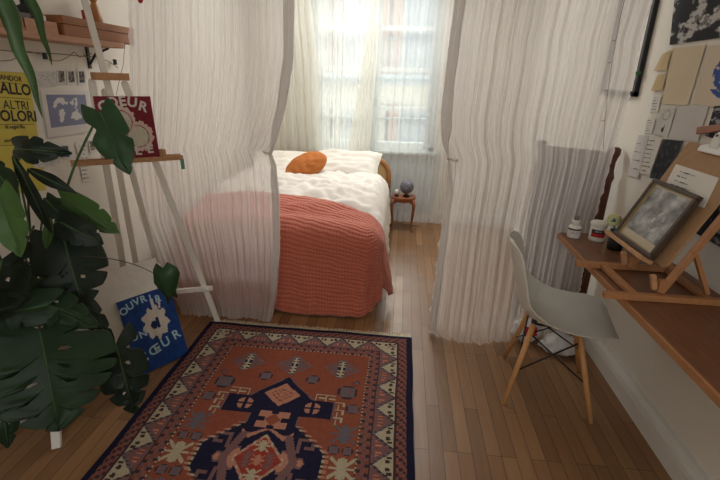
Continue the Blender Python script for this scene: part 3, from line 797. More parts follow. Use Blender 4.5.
mb = MB(); mb.bar(pa.lerp(pb, .03)+Vector((0, 0, .65)), pa.lerp(pb, .97)+Vector((0, 0, .65)), .014, 1.03); mb.build('panel', M_scr, t)

# ------------------------------------------------------------------ artist easel at left
nE = Vector((.65, -.76, 0)).normalized(); tE = Vector((.76, .65, 0)).normalized(); ZZ = Vector((0, 0, 1))
LF = atz(134, 330); RF = atz(218, 322); LT = aty(92, 82, 2.15); RTp = aty(125, 84, 2.30)
ez = thing('artist_easel', 'tall whitewashed wooden studio easel standing in front of the left gauze curtain', 'easel', ((LF.x+RF.x)/2-.05, (LF.y+RF.y)/2+.05, 0))
def on(a, b, k): return a+(b-a)*k
def leg(a, b, w_=.034, d_=.022, nm='leg'):
    mb = MB(); tt = (b-a).normalized()
    mb.bar(a, b, w_, d_, up=nE)
    x = tt.cross(nE).normalized(); y = x.cross(tt)
    # rounded top end
    pr = [b - y*d_/2 + x*(w_/2)*cos(q) + tt*(w_/2)*sin(q) for q in [pi*i/8 for i in range(9)]]
    mb.prism(pr, y*d_)
    return mb.build(nm, M_easel, ez, bevel=.002)
leg(LF, LT); leg(RF, RTp)
mT = aty(84, -2, 2.16) + Vector((-.0, 0, .0)); mB_ = atplane(157, 264, (LF+RF)/2+Vector((-.04, .03, .3)), nE)
mT2 = mT + (mT-mB_)*.18
leg(mB_, mT2, .030, .022, 'mast')
rT = aty(105, 92, 2.30); rM = aty(131, 240, 2.42); rB = on(rT, rM, 1.0); dirr = (rM-rT).normalized(); rB = rT + dirr*(rT.z/-dirr.z)
rB.x = max(rB.x, XL+.06)
leg(rB, rT, .032, .022, 'leg')
# head block
hbk = MB(); a_ = aty(93, 76, 2.12); b_ = aty(127, 77, 2.27); hbk.bar(a_, b_, .05, .035, up=(0, 0, 1)); hbk.build('clamp_block', M_pine, ez, bevel=.003)
# lower cross bar
cbm = MB(); cR = on(RF, RTp, .18)+nE*.022; cL = on(LF, LT, .18)+nE*.022; cbm.bar(on(cL, cR, -.12), on(cL, cR, 1.1), .018, .03); cbm.build('cross_bar', M_easel, ez, bevel=.002)
for P in (cR, on(LF, LT, .18)+nE*.022, mB_+nE*.02):
    mb = MB(); mb.lathe([(.014, 0), (.016, .008), (.012, .02), (.004, .024)], P+nE*.006, 12, axis=nE); mb.build('knob', M_easel, ez, smooth=True)
# tray
TA = atz(71, 165, 1.13); TB = atz(182, 158, 1.13)
tm = MB(); tm.bar(TA, TB, .06, .010); tm.bar(TA+nE*.026+ZZ*.012, TB+nE*.026+ZZ*.012, .010, .014); tm.bar(TA-nE*.026+ZZ*.012, TB-nE*.026+ZZ*.012, .010, .014)
tray = tm.build('tray', M_pine, ez, bevel=.0015)
tb_ = on(TA, TB, .82)
mb = MB(); mb.bar(tb_-nE*.02+ZZ*.01, tb_-nE*.02+ZZ*.05, .03, .03, up=(1, 0, 0)); mb.build('stop_block', M_pine, ez, bevel=.002)
mb = MB(); q_ = on(TA, TB, .985); mb.bar(q_+nE*.03+ZZ*.0, q_+nE*.03-ZZ*.055, .018, .006, up=nE); tag(mb.build('tape_strip', M_green), 'pale green tape strip hanging from the right end of the easel tray', 'tape')

# red heart painting on the tray
leanE = (ZZ*.985 - nE*.17).normalized(); nP = tE.cross(leanE).normalized()
if nP.dot(nE) < 0: nP = -nP
base = on(TA, TB, .5)+ZZ*.012+nE*.0
c4 = [atplane(x, y, base, nP) for x, y in ((89, 97), (144, 98), (160, 158), (106, 165))]
# square the corners up into a true rectangle standing on the tray
bl = on(TA, TB, clamp(((c4[3]-TA).dot(tE))/((TB-TA).length), .05, .9))+ZZ*.013; br = on(TA, TB, clamp(((c4[2]-TA).dot(tE))/((TB-TA).length), .1, .98))+ZZ*.013
hP = (c4[1]-c4[2]).length
pc4 = [bl+leanE*hP, br+leanE*hP, br, bl]
Rd = lin((126, 22, 40)); Pk = lin((222, 196, 188)); Cr = lin((216, 208, 190)); Rk = lin((170, 92, 90))
def redpaint(u, v):
    n_ = nz(u*14, v*14, 3)
    for (cx_, cy_, r) in ((.40, .40, .22), (.66, .64, .22)):
        dd = hypot((u-cx_)*.9, (v-cy_)) + .012*n_
        if dd < r*.76: return tuple(x*(1+.12*n_) for x in Cr)
        if dd < r*.84: return Rk
        if dd < r: return Pk
    for (cx_, cy_, r) in ((.40, .40, .22), (.66, .64, .22)):
        dd = hypot((u-cx_)*.9, (v-cy_)); a = atan2(v-cy_, u-cx_)
        if dd < r+.03+.008*sin(a*23)+.04*n_: return Pk
    return tuple(x*(1+.35*n_) for x in Rd)
pt = thing('heart_painting', 'red square painting of a cream heart lettered COEUR, standing on the easel tray', 'painting', tuple((bl+br)/2))
mb = MB(); slab(mb, pc4, nP, .016); mb.build('canvas', M_letw, pt)
mb = MB(); sheet(mb, pc4, 72, 80, redpaint, nP*.0012)
pf = mb
Mx = frame4(pc4, nP); wP = (br-bl).length
mb = pf
for k, (ch, dx, dy, rz_) in enumerate((('C', -.36, .34, .35), ('O', -.20, .40, .2), ('E', -.02, .42, .05), ('U', .15, .40, -.2), ('R', .33, .33, -.35), ('B', -.33, -.38, -.1), ('L', .12, -.38, -.05), ('E', .34, -.36, .05))):
    mb.text(ch, Mx @ Matrix.Translation((dx*wP, dy*hP, .003)) @ Matrix.Rotation(rz_, 4, 'Z'), .066 if k < 5 else .060, mi=1, offs=.0022)
mb.build('painted_face', [M_paint, M_letw], pt)

# ------------------------------------------------------------------ canvases on the floor
BR_ = atz(189, 354); BL_ = atz(143, 376); bd = (BR_-BL_).normalized(); nb = Vector((bd.y, -bd.x, 0)).normalized()
if nb.y > 0: nb = -nb
upb = (ZZ*.95 - nb*.32).normalized(); nB = bd.cross(upb).normalized()
if nB.dot(nb) < 0: nB = -nB
hB = (atplane(171, 285, BR_, nB)-BR_).dot(upb)
BL_ = BL_ - bd*.02
b4 = [BL_+upb*hB, BR_+upb*hB, BR_.copy(), BL_.copy()]
b4 = [p_+ZZ*.006 for p_ in b4]
Bl = lin((22, 62, 128)); Bd = lin((18, 34, 84)); Wc = lin((216, 206, 196))
def bluepaint(u, v):
    n_ = nz(u*9, v*9, 11)+.5*nz(u*25, v*25, 2)
    a = atan2(v-.42, u-.56); dd = hypot(u-.56, (v-.42)*1.15)+.03*nz(u*16, v*16)
    rim = .235+.03*sin(a*9)
    if dd < rim:
        if hypot(u-.52, v-.45) < .06+.03*n_ or (abs(u-.60) < .03 and .36 < v < .5): return Bd
        return tuple(x*(1+.15*n_) for x in Wc)
    if v < .28 and abs(u-.60) < .028 and v > .10: return Wc
    if v < .26 and abs(u-.70-.3*(.26-v)) < .02 and v > .12: return Wc
    if .72 < v < .80 and abs(u-.45) < .05 and n_ > -.1: return tuple(x*.7 for x in Wc)
    return tuple(x*(1+.35*n_) for x in Bl)
bp_ = thing('blue_painting', 'small blue painting of a white heart lettered OUVRIR UN COEUR, leaning on the floor', 'painting', tuple((BL_+BR_)/2))
mb = MB(); slab(mb, b4, nB, .016); mb.build('canvas', M_paper, bp_)
mb = MB(); sheet(mb, b4, 70, 90, bluepaint, nB*.0012); pf = mb
Mb = frame4(b4, nB); wB = (BR_-BL_).length
mb = pf
for k, ch in enumerate('OUVRIR'):
    mb.text(ch, Mb @ Matrix.Translation((lerp(-.42, .22, k/5)*wB, (.36+.07*sin(k*.6))*hB, .003)) @ Matrix.Rotation(.25-.06*k, 4, 'Z'), .055, mi=1, offs=.0014)
for k, ch in enumerate('UN'):
    mb.text(ch, Mb @ Matrix.Translation((lerp(-.38, -.22, k)*wB, .0*hB, .003)) @ Matrix.Rotation(.1, 4, 'Z'), .055, mi=1, offs=.0014)
for k, ch in enumerate(('C', 'Œ', 'U', 'R')):
    mb.text(ch, Mb @ Matrix.Translation((lerp(-.34, .36, k/3)*wB, (-.30+.04*k)*hB, .003)) @ Matrix.Rotation(.18, 4, 'Z'), .072, mi=1, offs=.0016)
mb.build('painted_face', [M_paint, M_letb], bp_)
# white canvas behind
off = nB*-.024
wBL = BL_ - bd*.10 + off; wBR = BR_ - bd*.02 + off
hW = (atplane(150, 261, wBR, nB)-wBR).dot(upb)
w4 = [wBL+upb*hW, wBR+upb*hW, wBR, wBL]; w4 = [p_+ZZ*.012 for p_ in w4]
wc = thing('blank_canvas', 'blank white textured canvas leaning behind the blue painting', 'canvas', tuple((wBL+wBR)/2))
mb = MB(); slab(mb, w4, nB, .02); mb.build('stretcher_frame', M_pine, wc)
M_gesso = mat('gesso', (226, 220, 210), .8, .05, 16, .8, 24, bdist=.01)
mb = MB(); sheet(mb, w4, 20, 30, None, nB*.002); slab(mb, [p_+nB*.0015 for p_ in w4], nB, .001); mb.build('canvas_face', M_gesso, wc)

# ------------------------------------------------------------------ left wall: shelf, papers
XW = XL+.004
sh_z = atx(60, 38, XL+.155).z; yS0, yS1 = 1.35, atx(124, 43, XL+.155).y
t = thing('wall_shelf', 'long wooden shelf plank on the left wall above the posters', 'shelf', (XL+.09, (yS0+yS1)/2, sh_z))
mb = MB(); mb.box((XL+.08, (yS0+yS1)/2, sh_z), (.155, yS1-yS0, .028)); mb.build('plank', M_shelf, t, bevel=.003)
for yy in (1.75, 2.45):
    mb = MB(); mb.box((XL+.005, yy, sh_z-.07), (.008, .02, .11)); mb.tube([(XL+.01, yy, sh_z-.10), (XL+.05, yy, sh_z-.05), (XL+.13, yy, sh_z-.02)], .006, 6); mb.build('bracket', M_black, t)
zt_ = sh_z+.014
# wooden box
p0 = atx(64, 30, XL+.15); p1 = atx(134, 38, XL+.15)
by0, by1 = p0.y, p1.y
t = thing('wooden_box', 'tan wooden box with an open lid rim at the far end of the wall shelf', 'box', (XL+.095, (by0+by1)/2, zt_))
mb = MB(); mb.box((XL+.08, (by0+by1)/2, zt_+.025), (.145, by1-by0, .05)); mb.build('body', M_box, t, bevel=.003)
mb = MB(); mb.box((XL+.08, (by0+by1)/2, zt_+.069), (.152, by1-by0+.008, .036)); mb.build('lid', M_box, t, bevel=.003)
# figurine on the box
f0 = Vector((XL+.08, by0+(by1-by0)*.62, zt_+.089))
t = thing('figurine', 'pale wooden figurine standing on the tan box', 'figurine', tuple(f0))
mb = MB(); mb.lathe([(.030, 0), (.032, .01), (.026, .04), (.020, .075), (.014, .095), (.010, .10)], f0, 18); mb.build('body', M_bedw, t, smooth=True)
mb = MB(); mb.lathe([(.020*sin(pi*i/10)+1e-4, .118-.022*cos(pi*i/10)) for i in range(11)], f0, 16); mb.build('head', M_bedw, t, smooth=True)
f1 = Vector((XL+.09, by0+(by1-by0)*.47, zt_+.089))
t = thing('red_candle_holder', 'small dark red cup beside the figurine on the tan box', 'cup', tuple(f1))
mb = MB(); mb.lathe([(.018, 0), (.022, .01), (.024, .05), (.021, .05), (.019, .012)], f1, 16); mb.build('cup', M_red, t, smooth=True)
mb = MB(); mb.lathe([(.010, .01), (.010, .07), (.006, .085)], f1, 10); mb.build('candle', M_blackp, t, smooth=True)
# tray with trinkets
ta = atx(18, 22, XL+.12).y; tb = atx(52, 30, XL+.12).y
t = thing('wooden_tray', 'shallow wooden tray of trinkets near the left end of the wall shelf', 'tray', (XL+.10, (ta+tb)/2, zt_))
mb = MB(); mb.box((XL+.08, (ta+tb)/2, zt_+.006), (.14, tb-ta, .012))
for s_ in (-1, 1):
    mb.box((XL+.08+s_*.066, (ta+tb)/2, zt_+.03), (.008, tb-ta, .04)); mb.box((XL+.08, (ta+tb)/2+s_*((tb-ta)/2-.004), zt_+.03), (.14, .008, .04))
mb.build('tray_body', M_shelf, t, bevel=.001)
def mug(loc, s, m, label, nm='small_pot'):
    t = thing(nm, label, 'pot', loc); L_ = Vector(loc)
    mb = MB(); mb.lathe([(.022*s, 0), (.028*s, .004*s), (.030*s, .05*s), (.027*s, .05*s), (.025*s, .008*s)], L_, 20); mb.build('body', m, t, smooth=True)
    mb = MB(); mb.tube([L_+Vector((0, -.028*s, .042*s)), L_+Vector((0, -.045*s, .035*s)), L_+Vector((0, -.045*s, .018*s)), L_+Vector((0, -.027*s, .012*s))], .0035*s, 6); mb.build('handle', m, t, smooth=True)
mug((XL+.10, tb-.055, zt_+.0125), 1.2, M_mugw, 'small white pot in the wooden tray on the shelf')
mug((XL+.085, ta+.06, zt_+.0125), 1.2, M_inkg, 'grey stoneware pot in the wooden tray on the shelf')
L_ = Vector((XL+.075, (ta+tb)/2+.01, zt_+.0125)); t = thing('black_bottle', 'black round bottle with a ball stopper in the wooden tray', 'bottle', tuple(L_))
mb = MB(); mb.lathe([(.03, 0), (.04, .02), (.042, .06), (.03, .09), (.012, .10), (.012, .115)], L_, 20); mb.build('body', M_blackp, t, smooth=True)
mb = MB(); mb.lathe([(.017*sin(pi*i/10)+1e-4, .132-.017*cos(pi*i/10)) for i in range(11)], L_, 14); mb.build('stopper', M_blackp, t, smooth=True)
# string lights
t = thing('string_lights', 'thin dark string of fairy lights looping below the wall shelf', 'string lights', (XL+.02, 2.1, sh_z-.12))
pts = [atx(x, y, XL+.02) for x, y in ((-12, 51), (0, 50), (20, 52), (42, 53), (60, 54), (80, 56), (98, 57), (110, 62), (118, 68))]
pt2 = [atx(x, y, XL+.02) for x, y in ((-6, 60), (3, 61), (12, 60), (22, 55), (27, 51), (40, 54), (50, 60), (60, 61), (68, 57), (74, 52), (80, 57), (90, 53), (98, 58))]
mb = MB(); mb.tube(pts, .0022, 5); mb.tube(pt2, .0016, 5); mb.build('wire', M_rope, t)
for (x, y) in ((45, 56), (115, 62)):
    mb = MB(); q = atx(x, y, XL+.022); mb.box(q, (.016, .016, .03)); mb.build('switch', M_blackp, t, bevel=.002)
t = thing('red_tassel', 'red tassel hanging on a thread beside the left gauze curtain', 'tassel', tuple(aty(140, -2, 2.42)))
q = aty(140, -2, 2.42)
mb = MB(); mb.lathe([(.004, .03), (.012, .02), (.016, 0), (.010, -.02), (.003, -.024)][::-1], q, 12); mb.build('tassel', M_red, t, smooth=True)
mb = MB(); mb.tube([q+ZZ*.02, Vector((q.x, q.y, ZC))], .001, 4); mb.build('thread', M_rope, t)
q = aty(125, 42, 2.52); ql_ = aty(116, 95, 2.52)
mb = MB(); mb.tube([Vector((XL+.16, by1-.02, zt_-.03)), q, on(q, ql_, .4)+Vector((.012, 0, 0)), ql_, ql_+Vector((.01, 0, -.06))], .0014, 5); tag(mb.build('loose_cord', M_rope), 'thin cord dangling from the far end of the wall shelf', 'cord')

def wallsheet(name, px4, X, label, cat, fn=None, nx=2, ny=2, m=None, group=None, th=.0012, lift=0.0, extra=None, lettering=None):
    s_ = 1 if X < 0 else -1; n = Vector((s_, 0, 0))
    c = [atx(x, y, X) for x, y in px4]; c = [Vector((X+n.x*(lift+.002), p_.y, p_.z)) for p_ in c]
    mb = MB(); slab(mb, c, n, th)
    if fn: sheet(mb, c, nx, ny, fn, n*.0004, mi=1)
    Mx = frame4(c, n); W_ = ((c[1]-c[0]).length+(c[2]-c[3]).length)/2; H_ = ((c[3]-c[0]).length+(c[2]-c[1]).length)/2
    if lettering:
        for (txt, ux, uy, sz) in lettering:
            mb.text(txt, Mx @ Matrix.Translation(((ux-.5)*W_, (.5-uy)*H_, .0012)), sz*H_, mi=2, offs=.0016 if sz > .1 else .0004)
    if extra: extra(mb, Mx, W_, H_)
    o = mb.build(name, [m or M_paper, M_img, M_ink]); tag(o, label, cat, group); return o
Yl = mat('yellow_poster_paper', (204, 186, 82), .75, .05, 8)
def ylines(mb, Mx, W_, H_):
    for yy in (.085, .205, .42, .59): 
        c_ = Mx @ Matrix.Translation((0, (.5-yy)*H_, .001)); mb.add([c_ @ Vector((x, y, 0)) for x, y in ((-W_*.45, -.001), (W_*.45, -.001), (W_*.45, .001), (-W_*.45, .001))], [(0, 1, 2, 3)], 2)
wallsheet('yellow_poster', ((-22, 70), (28, 73), (46, 190), (-6, 196)), XW, 'yellow poster with black lettering IALLO, ALTRI COLORI on the left wall', 'poster', m=Yl, extra=ylines,
          lettering=[('ANDOR', .62, .05, .06), ('GIALLO', .56, .135, .125), ('E ALTRI', .56, .265, .10), ('COLORI', .57, .355, .125), ('di segni filo', .55, .44, .045), ('storie a margine', .55, .55, .04)], group='papers on the left wall')
def sketch(seed, bgc=(206, 200, 192), ink=(120, 116, 122), thr=.12, sc=9):
    bgc = lin(bgc); ink = lin(ink)
    def f(u, v):
        a = nz(u*sc+seed, v*sc*.8, seed)+.5*nz(u*sc*2.5, v*sc*2.2, seed+2)
        k = abs(a) < thr and .08 < u < .92 and .08 < v < .92
        return ink if k else bgc
    return f
def bluefig(u, v):
    if u < .08 or u > .92 or v < .08 or v > .92: return lin((216, 208, 200))
    if v > .80: return lin((214, 206, 200))
    a = nz(u*7+3, v*6, 5)+.4*nz(u*18, v*16, 2); c = exp(-((u-.34)/.13)**2)+exp(-((u-.66)/.12)**2)
    return lin((214, 208, 204)) if (a+c*.75-.55) > .18 and .16 < v < .78 else lin((128, 130, 152))
wallsheet('art_print', ((40, 90), (88, 91), (93, 131), (48, 138)), XW, 'blue grey print of two white figures pinned beside the yellow poster', 'print', bluefig, 48, 44, group='papers on the left wall')
wallsheet('pencil_sketch', ((35, 71), (55, 71), (57, 86), (37, 87)), XW, 'small pencil sketch pinned above the blue grey print', 'sketch', sketch(2, thr=.05), 30, 24, group='papers on the left wall')
def mini(seed):
    pal = [lin(c) for c in ((70, 64, 72), (128, 116, 96), (160, 150, 130), (60, 70, 86))]
    return lambda u, v: lin((214, 208, 200)) if (u < .14 or u > .86 or v < .1 or v > .84) else pal[int(abs(nz(u*2.2+seed*3, v*2.6, seed))*7) % 4]
for k, (x0, x1, wd) in enumerate(((56, 65, 'dark grey'), (66, 75, 'green and brown'), (77, 85, 'purple'))):
    wallsheet('small_photo', ((x0, 70+k*.2), (x1, 70+k*.2), (x1+1, 84+k*.2), (x0+1, 84.5+k*.2)), XW, wd+' small photo, '+('left', 'middle', 'right')[k]+' one in the row above the blue grey print', 'photo', mini(k+1), 12, 14, group='row of small photos on the left wall')
wallsheet('ink_sketch', ((50, 146), (58, 147), (60, 163), (52, 163)), XW, 'small upright ink figure sketch below the blue grey print', 'sketch', sketch(7, thr=.07, sc=5), 14, 22, group='papers on the left wall')
def bluecard(u, v): return lin((206, 202, 196)) if v < .12 or v > .9 or u < .1 or u > .9 else (lin((70, 96, 138)) if v > .5 else lin((74, 84, 78)))
wallsheet('postcard', ((60, 145), (68, 145), (70, 158), (62, 158)), XW, 'little blue and dark green postcard below the blue grey print', 'postcard', bluecard, 10, 12, group='papers on the left wall')
txt_l = [('lorem', .5, .2, .001)]
def scrib(n, seed, wfrac=.7, mi=2, th=.006):
    def ex(mb, Mx, W_, H_):
        r_ = random.Random(seed)
        for k in range(n):
            y = (.5-(k+1)/(n+1))*H_; l = W_*wfrac*(.5+.5*r_.random())
            x0 = -W_*.36; h = min(.0022, H_*.02)
            n_ = int(l/.006)
            for i in range(n_):
                if r_.random() < .18: continue
                x = x0+i*.006; c_ = [(x, y-h), (x+.0042, y-h), (x+.0042, y+h), (x, y+h)]
                mb.add([Mx @ Vector((a, b2, .0012)) for a, b2 in c_], [(0, 1, 2, 3)], mi)
    return ex
wallsheet('paper_strip', ((75, 142), (86, 142), (93, 181), (83, 182)), XW, 'long narrow paper strip of printed text behind the easel tray', 'paper', extra=scrib(9, 2), group='papers on the left wall')
wallsheet('small_card', ((88, 140), (94, 140), (96, 152), (90, 153)), XW, 'little dark blue card beside the narrow text strip', 'card', mini(6), 8, 10, group='papers on the left wall')
wallsheet('pencil_sketch', ((30, 150), (46, 151), (50, 166), (34, 168)), XW, 'loose pencil sketch half hidden by dark leaves under the yellow poster', 'sketch', sketch(12, thr=.06, sc=6), 24, 20, group='papers on the left wall', m=M_paper2)

# ------------------------------------------------------------------ right wall: papers and picture
XV = XR-.004
def bwphoto(u, v):
    a = nz(u*3.2+2, v*3.2, 4)+.6*nz(u*9, v*11, 6)+.3*nz(u*26, v*30, 6)
    if a > .22: return lin((188, 184, 178))
    if a > .06: return lin((120, 116, 112))
    return lin((26, 25, 26))
wallsheet('black_and_white_print', ((679, -40), (760, -70), (762, 32), (670, 45)), XV, 'large black and white photographic print at the top of the right wall', 'print', bwphoto, 90, 80, group='papers on the right wall')
M_cream = mat('aged_paper', (218, 200, 170), .85, .05, 6); M_tan = mat('tan_paper', (206, 180, 138), .85, .08, 8)
wallsheet('aged_sheet', ((673, 48), (706, 45), (688, 105), (662, 104)), XV, 'large beige handwritten sheet under the black and white print', 'paper', extra=scrib(16, 9, .75, 1, .004) if False else None, m=M_cream, group='papers on the right wall')
wallsheet('curled_note', ((664, 54), (673, 50), (668, 70), (655, 71)), XV, 'upper curled tan note left of the beige sheet', 'note', m=M_tan, lift=.006, group='papers on the right wall')
wallsheet('curled_note', ((659, 75), (668, 73), (664, 90), (652, 91)), XV, 'lower curled tan note left of the beige sheet', 'note', m=M_tan, lift=.006, group='papers on the right wall')
def bluering(u, v):
    d_ = hypot(u-.72, (v-.45)*1.3); 
    if .30 < d_ < .46 and nz(u*12, v*12, 4) > -.28: return lin((52, 82, 150))
    if v > .72 and abs(d_-.52) < .05 and u < .5: return lin((52, 82, 150))
    return lin((212, 196, 172))
wallsheet('blue_ring_drawing', ((708, 46), (764, 40), (748, 112), (693, 104)), XV, 'cream drawing with a blue painted ring at the right edge of the wall', 'drawing', bluering, 50, 60, group='papers on the right wall')
wallsheet('small_note', ((654, 95), (662, 95), (658, 112), (649, 112)), XV, 'little white note directly under the curled tan notes', 'note', extra=scrib(5, 4), group='papers on the right wall')
wallsheet('small_note', ((648, 118), (656, 118), (652, 133), (643, 133)), XV, 'little white note low to the left of the leaf sketch', 'note', extra=scrib(5, 5), group='papers on the right wall')
def leafs(u, v):
    if hypot((u-.55)*1.0, (v-.78)*.9) < .09 or (abs(u-.60-.1*(.7-v)) < .035 and .6 < v < .8): return lin((48, 46, 44))
    if v < .45 and abs(hypot(u-.5, (v-.25)*1.5)-.25) < .03: return lin((170, 166, 158))
    return lin((208, 204, 196))
wallsheet('leaf_sketch', ((663, 108), (676, 108), (668, 137), (653, 134)), XV, 'white card with a small dark leaf drawing', 'sketch', leafs, 24, 36, group='papers on the right wall')
wallsheet('blank_sheet', ((679, 106), (709, 106), (698, 142), (668, 139)), XV, 'blank pale grey sheet under the beige sheet', 'paper', m=M_paper2, group='papers on the right wall')
def darkph(u, v): 
    a = nz(u*6, v*7, 3); return lin((64, 68, 72)) if a > .15 else lin((38, 42, 46))
wallsheet('dark_photo', ((664, 139), (684, 141), (668, 182), (650, 178)), XV, 'dark night photograph behind the kraft clipboard', 'photo', darkph, 24, 30, group='papers on the right wall')
wallsheet('text_sheet', ((650, 137), (663, 138), (650, 175), (636, 172)), XV, 'narrow sheet of printed text left of the dark photograph', 'paper', lift=.002, extra=scrib(8, 6), group='papers on the right wall')
wallsheet('sketch_strip', ((640, 135), (650, 136), (639, 178), (628, 175)), XV, 'narrow paper strip with a little sketch, nearest to the gauze curtain', 'paper', lift=.004, extra=scrib(4, 8), m=M_paper2, group='papers on the right wall')
def bw2(u, v):
    a = nz(u*5+9, v*5, 4)+.6*nz(u*14, v*15, 1)
    return lin((150, 148, 150)) if a > .25 else (lin((34, 36, 44)) if a < .05 else lin((84, 84, 92)))
wallsheet('dark_drawing', ((715, 106), (760, 104), (750, 150), (706, 136)), XV, 'dark drawing partly hidden behind the wooden ledge of the clipboard', 'drawing', bw2, 40, 40, group='papers on the right wall')
wallsheet('dark_poster', ((722, 158), (800, 150), (772, 275), (694, 232)), XV, 'dark blue grey patterned poster low on the wall behind the tabletop easel', 'poster', bw2, 60, 60, group='papers on the right wall')
# framed picture beside the curtain
t = thing('framed_print', 'white print in a black frame on the right wall, half hidden by the gauze curtain', 'picture', (XR-.012, 2.9, 1.5))
yA, yB2 = 2.66, 3.10; zA, zB2 = 1.50, 2.15
mb = MB(); s_ = .028
mb.box((XR-.014, yA+s_/2, (zA+zB2)/2), (.026, s_, zB2-zA)); mb.box((XR-.014, yB2-s_/2, (zA+zB2)/2), (.026, s_, zB2-zA))
mb.box((XR-.014, (yA+yB2)/2, zA+s_/2), (.026, yB2-yA, s_)); mb.box((XR-.014, (yA+yB2)/2, zB2-s_/2), (.026, yB2-yA, s_)); mb.build('frame', M_black, t, bevel=.002)
mb = MB(); mb.box((XR-.008, (yA+yB2)/2, (zA+zB2)/2), (.006, yB2-yA-.02, zB2-zA-.02)); mb.build('print', M_paper, t)
q = aty(637, 73, 2.60); q = atx(638, 73, XR-.03)
mb = MB(); mb.lathe([(.004, -.012), (.013, -.006), (.014, .004), (.006, .012)], q, 10); tag(mb.build('green_clip', mat('green_plastic', (40, 96, 44), .5)), 'small green clip on the edge of the black frame', 'clip')
# wire hanging in front of the right curtain
cp = [aty(x, y, YC-.09) for x, y in ((626, -6), (621, 14), (616, 40), (612, 62), (608, 90), (605, 120), (603, 150))]
top_ = Vector((cp[0].x+.03, cp[0].y, ZC))
t = thing('hanging_light_wire', 'thin dark wire of tiny lights hanging down the right gauze curtain', 'wire', (cp[-1].x, cp[-1].y, cp[-1].z))
mb = MB(); mb.tube([top_]+cp, .0013, 5)
for k in (2, 3, 4, 5): mb.tube([cp[k], cp[k]+Vector((-.02, -.004, -.006))], .0016, 4)
mb.build('wire', M_rope, t)

# ------------------------------------------------------------------ desk board
DZ = .80; DX0 = .868; DY1 = 2.345
t = thing('desk_shelf', 'long brown wooden wall desk running along the right wall', 'desk', ((DX0+XR)/2, 1.3, DZ-.026))
mb = MB(); mb.prism([(DX0, .35, DZ-.026), (DX0, DY1, DZ-.026), (XR-.002, DY1+.06, DZ-.026), (XR-.002, .35, DZ-.026)], (0, 0, .026)); mb.build('worktop', M_desk, t, bevel=.002)
mb = MB(); mb.box((DX0-.006, (.35+DY1)/2, DZ-.016), (.012, DY1-.35, .026)); mb.build('edge_strip', M_beech, t, bevel=.002)
for yy in (.6, 1.5, 2.2):
    mb = MB(); mb.box((XR-.008, yy, DZ-.14), (.012, .03, .22)); mb.box((XR-.11, yy, DZ-.032), (.2, .03, .010)); mb.bar((XR-.02, yy, DZ-.22), (XR-.18, yy, DZ-.04), .01, .02); mb.build('bracket', M_white, t)

# jars at the far end
def lathe_thing(nm, label, cat, L_, parts, group=None):
    L_ = Vector(L_); t = thing(nm, label, cat, tuple(L_), group=group)
    for pn, prof, m in parts:
        mb = MB(); mb.lathe(prof, L_, 28); mb.build(pn, m, t, smooth=False if pn.startswith('label') else True, bevel=0)
    return t, L_
j1 = atz(573, 237, DZ)
def textwrap_on(mb, L_, r, z, txt, size, ang, mi=0):
    cu = MB(); cu.text(txt, Matrix.Identity(4), size)
    vs = [L_ + Vector((r*sin(ang+p.x/r), -r*cos(ang+p.x/r), z+p.y)) for p in cu.v]
    mb.add(vs, cu.f, mi)
t, L_ = lathe_thing('glue_bottle', 'squat white bottle with a grey cap at the far end of the desk', 'bottle', j1+ZZ*.0005, [
    ('body', [(.028, 0), (.031, .004), (.031, .055), (.026, .064), (.018, .068), (.018, .07)], M_mugw), ('neck', [(.0195, .066), (.0195, .092), (.017, .094)], M_paper), ('cap', [(.011, .094), (.012, .10), (.011, .112), (.007, .116)], M_inkg)])
mb = MB(); mb.lathe([(.0315, .012), (.0316, .047)], L_, 28, cap=False); mb.build('label_band', M_paper2, t)
mb = MB(); mb.lathe([(.0319, .044), (.0319, .052)], L_, 28, cap=False); textwrap_on(mb, L_, .0322, .030, 'GLUE', .012, -.3); mb.build('label_print', M_ink, t)
j2 = atz(596, 240, DZ)
t, L_ = lathe_thing('gesso_jar', 'white plastic tub with black and red label, standing in the middle of the desk jars', 'jar', j2+ZZ*.0005, [
    ('body', [(.036, 0), (.039, .004), (.039, .078), (.036, .08)], M_mugw), ('lid', [(.041, .079), (.0415, .082), (.0415, .095), (.038, .099)], M_paper)])
mb = MB()
def band(mb, L_, r, z0, z1, a0, a1, mi=0, n=14):
    vs = []; 
    for i in range(n+1):
        a = lerp(a0, a1, i/n); vs += [L_+Vector((r*sin(a), -r*cos(a), z0)), L_+Vector((r*sin(a), -r*cos(a), z1))]
    mb.add(vs, [(2*i, 2*i+2, 2*i+3, 2*i+1) for i in range(n)], mi)
band(mb, L_, .0393, .044, .064, -1.2, .7); band(mb, L_, .0393, .024, .044, -1.2, .7, 1)
textwrap_on(mb, L_, .0396, .054, 'GESSO', .012, -.3, 2); mb.build('label_print', [M_ink, M_red, M_paper], t)
j3 = atz(614, 249, DZ)
t, L_ = lathe_thing('brush_pot', 'dark pot holding brushes and a yellow green tape reel beside the white tub', 'pot', j3+ZZ*.0005, [
    ('cup', [(.032, 0), (.034, .004), (.036, .095), (.033, .095), (.031, .008)], M_blackp)])
brushes = [(-.014, .004, .15, M_teal, .008), (.010, .006, .155, M_brush, .010), (0, -.01, .14, M_legw, .007), (.018, -.004, .145, M_brush, .008), (-.010, .014, .165, M_green, .006), (.004, .014, .16, M_mugw, .008)]
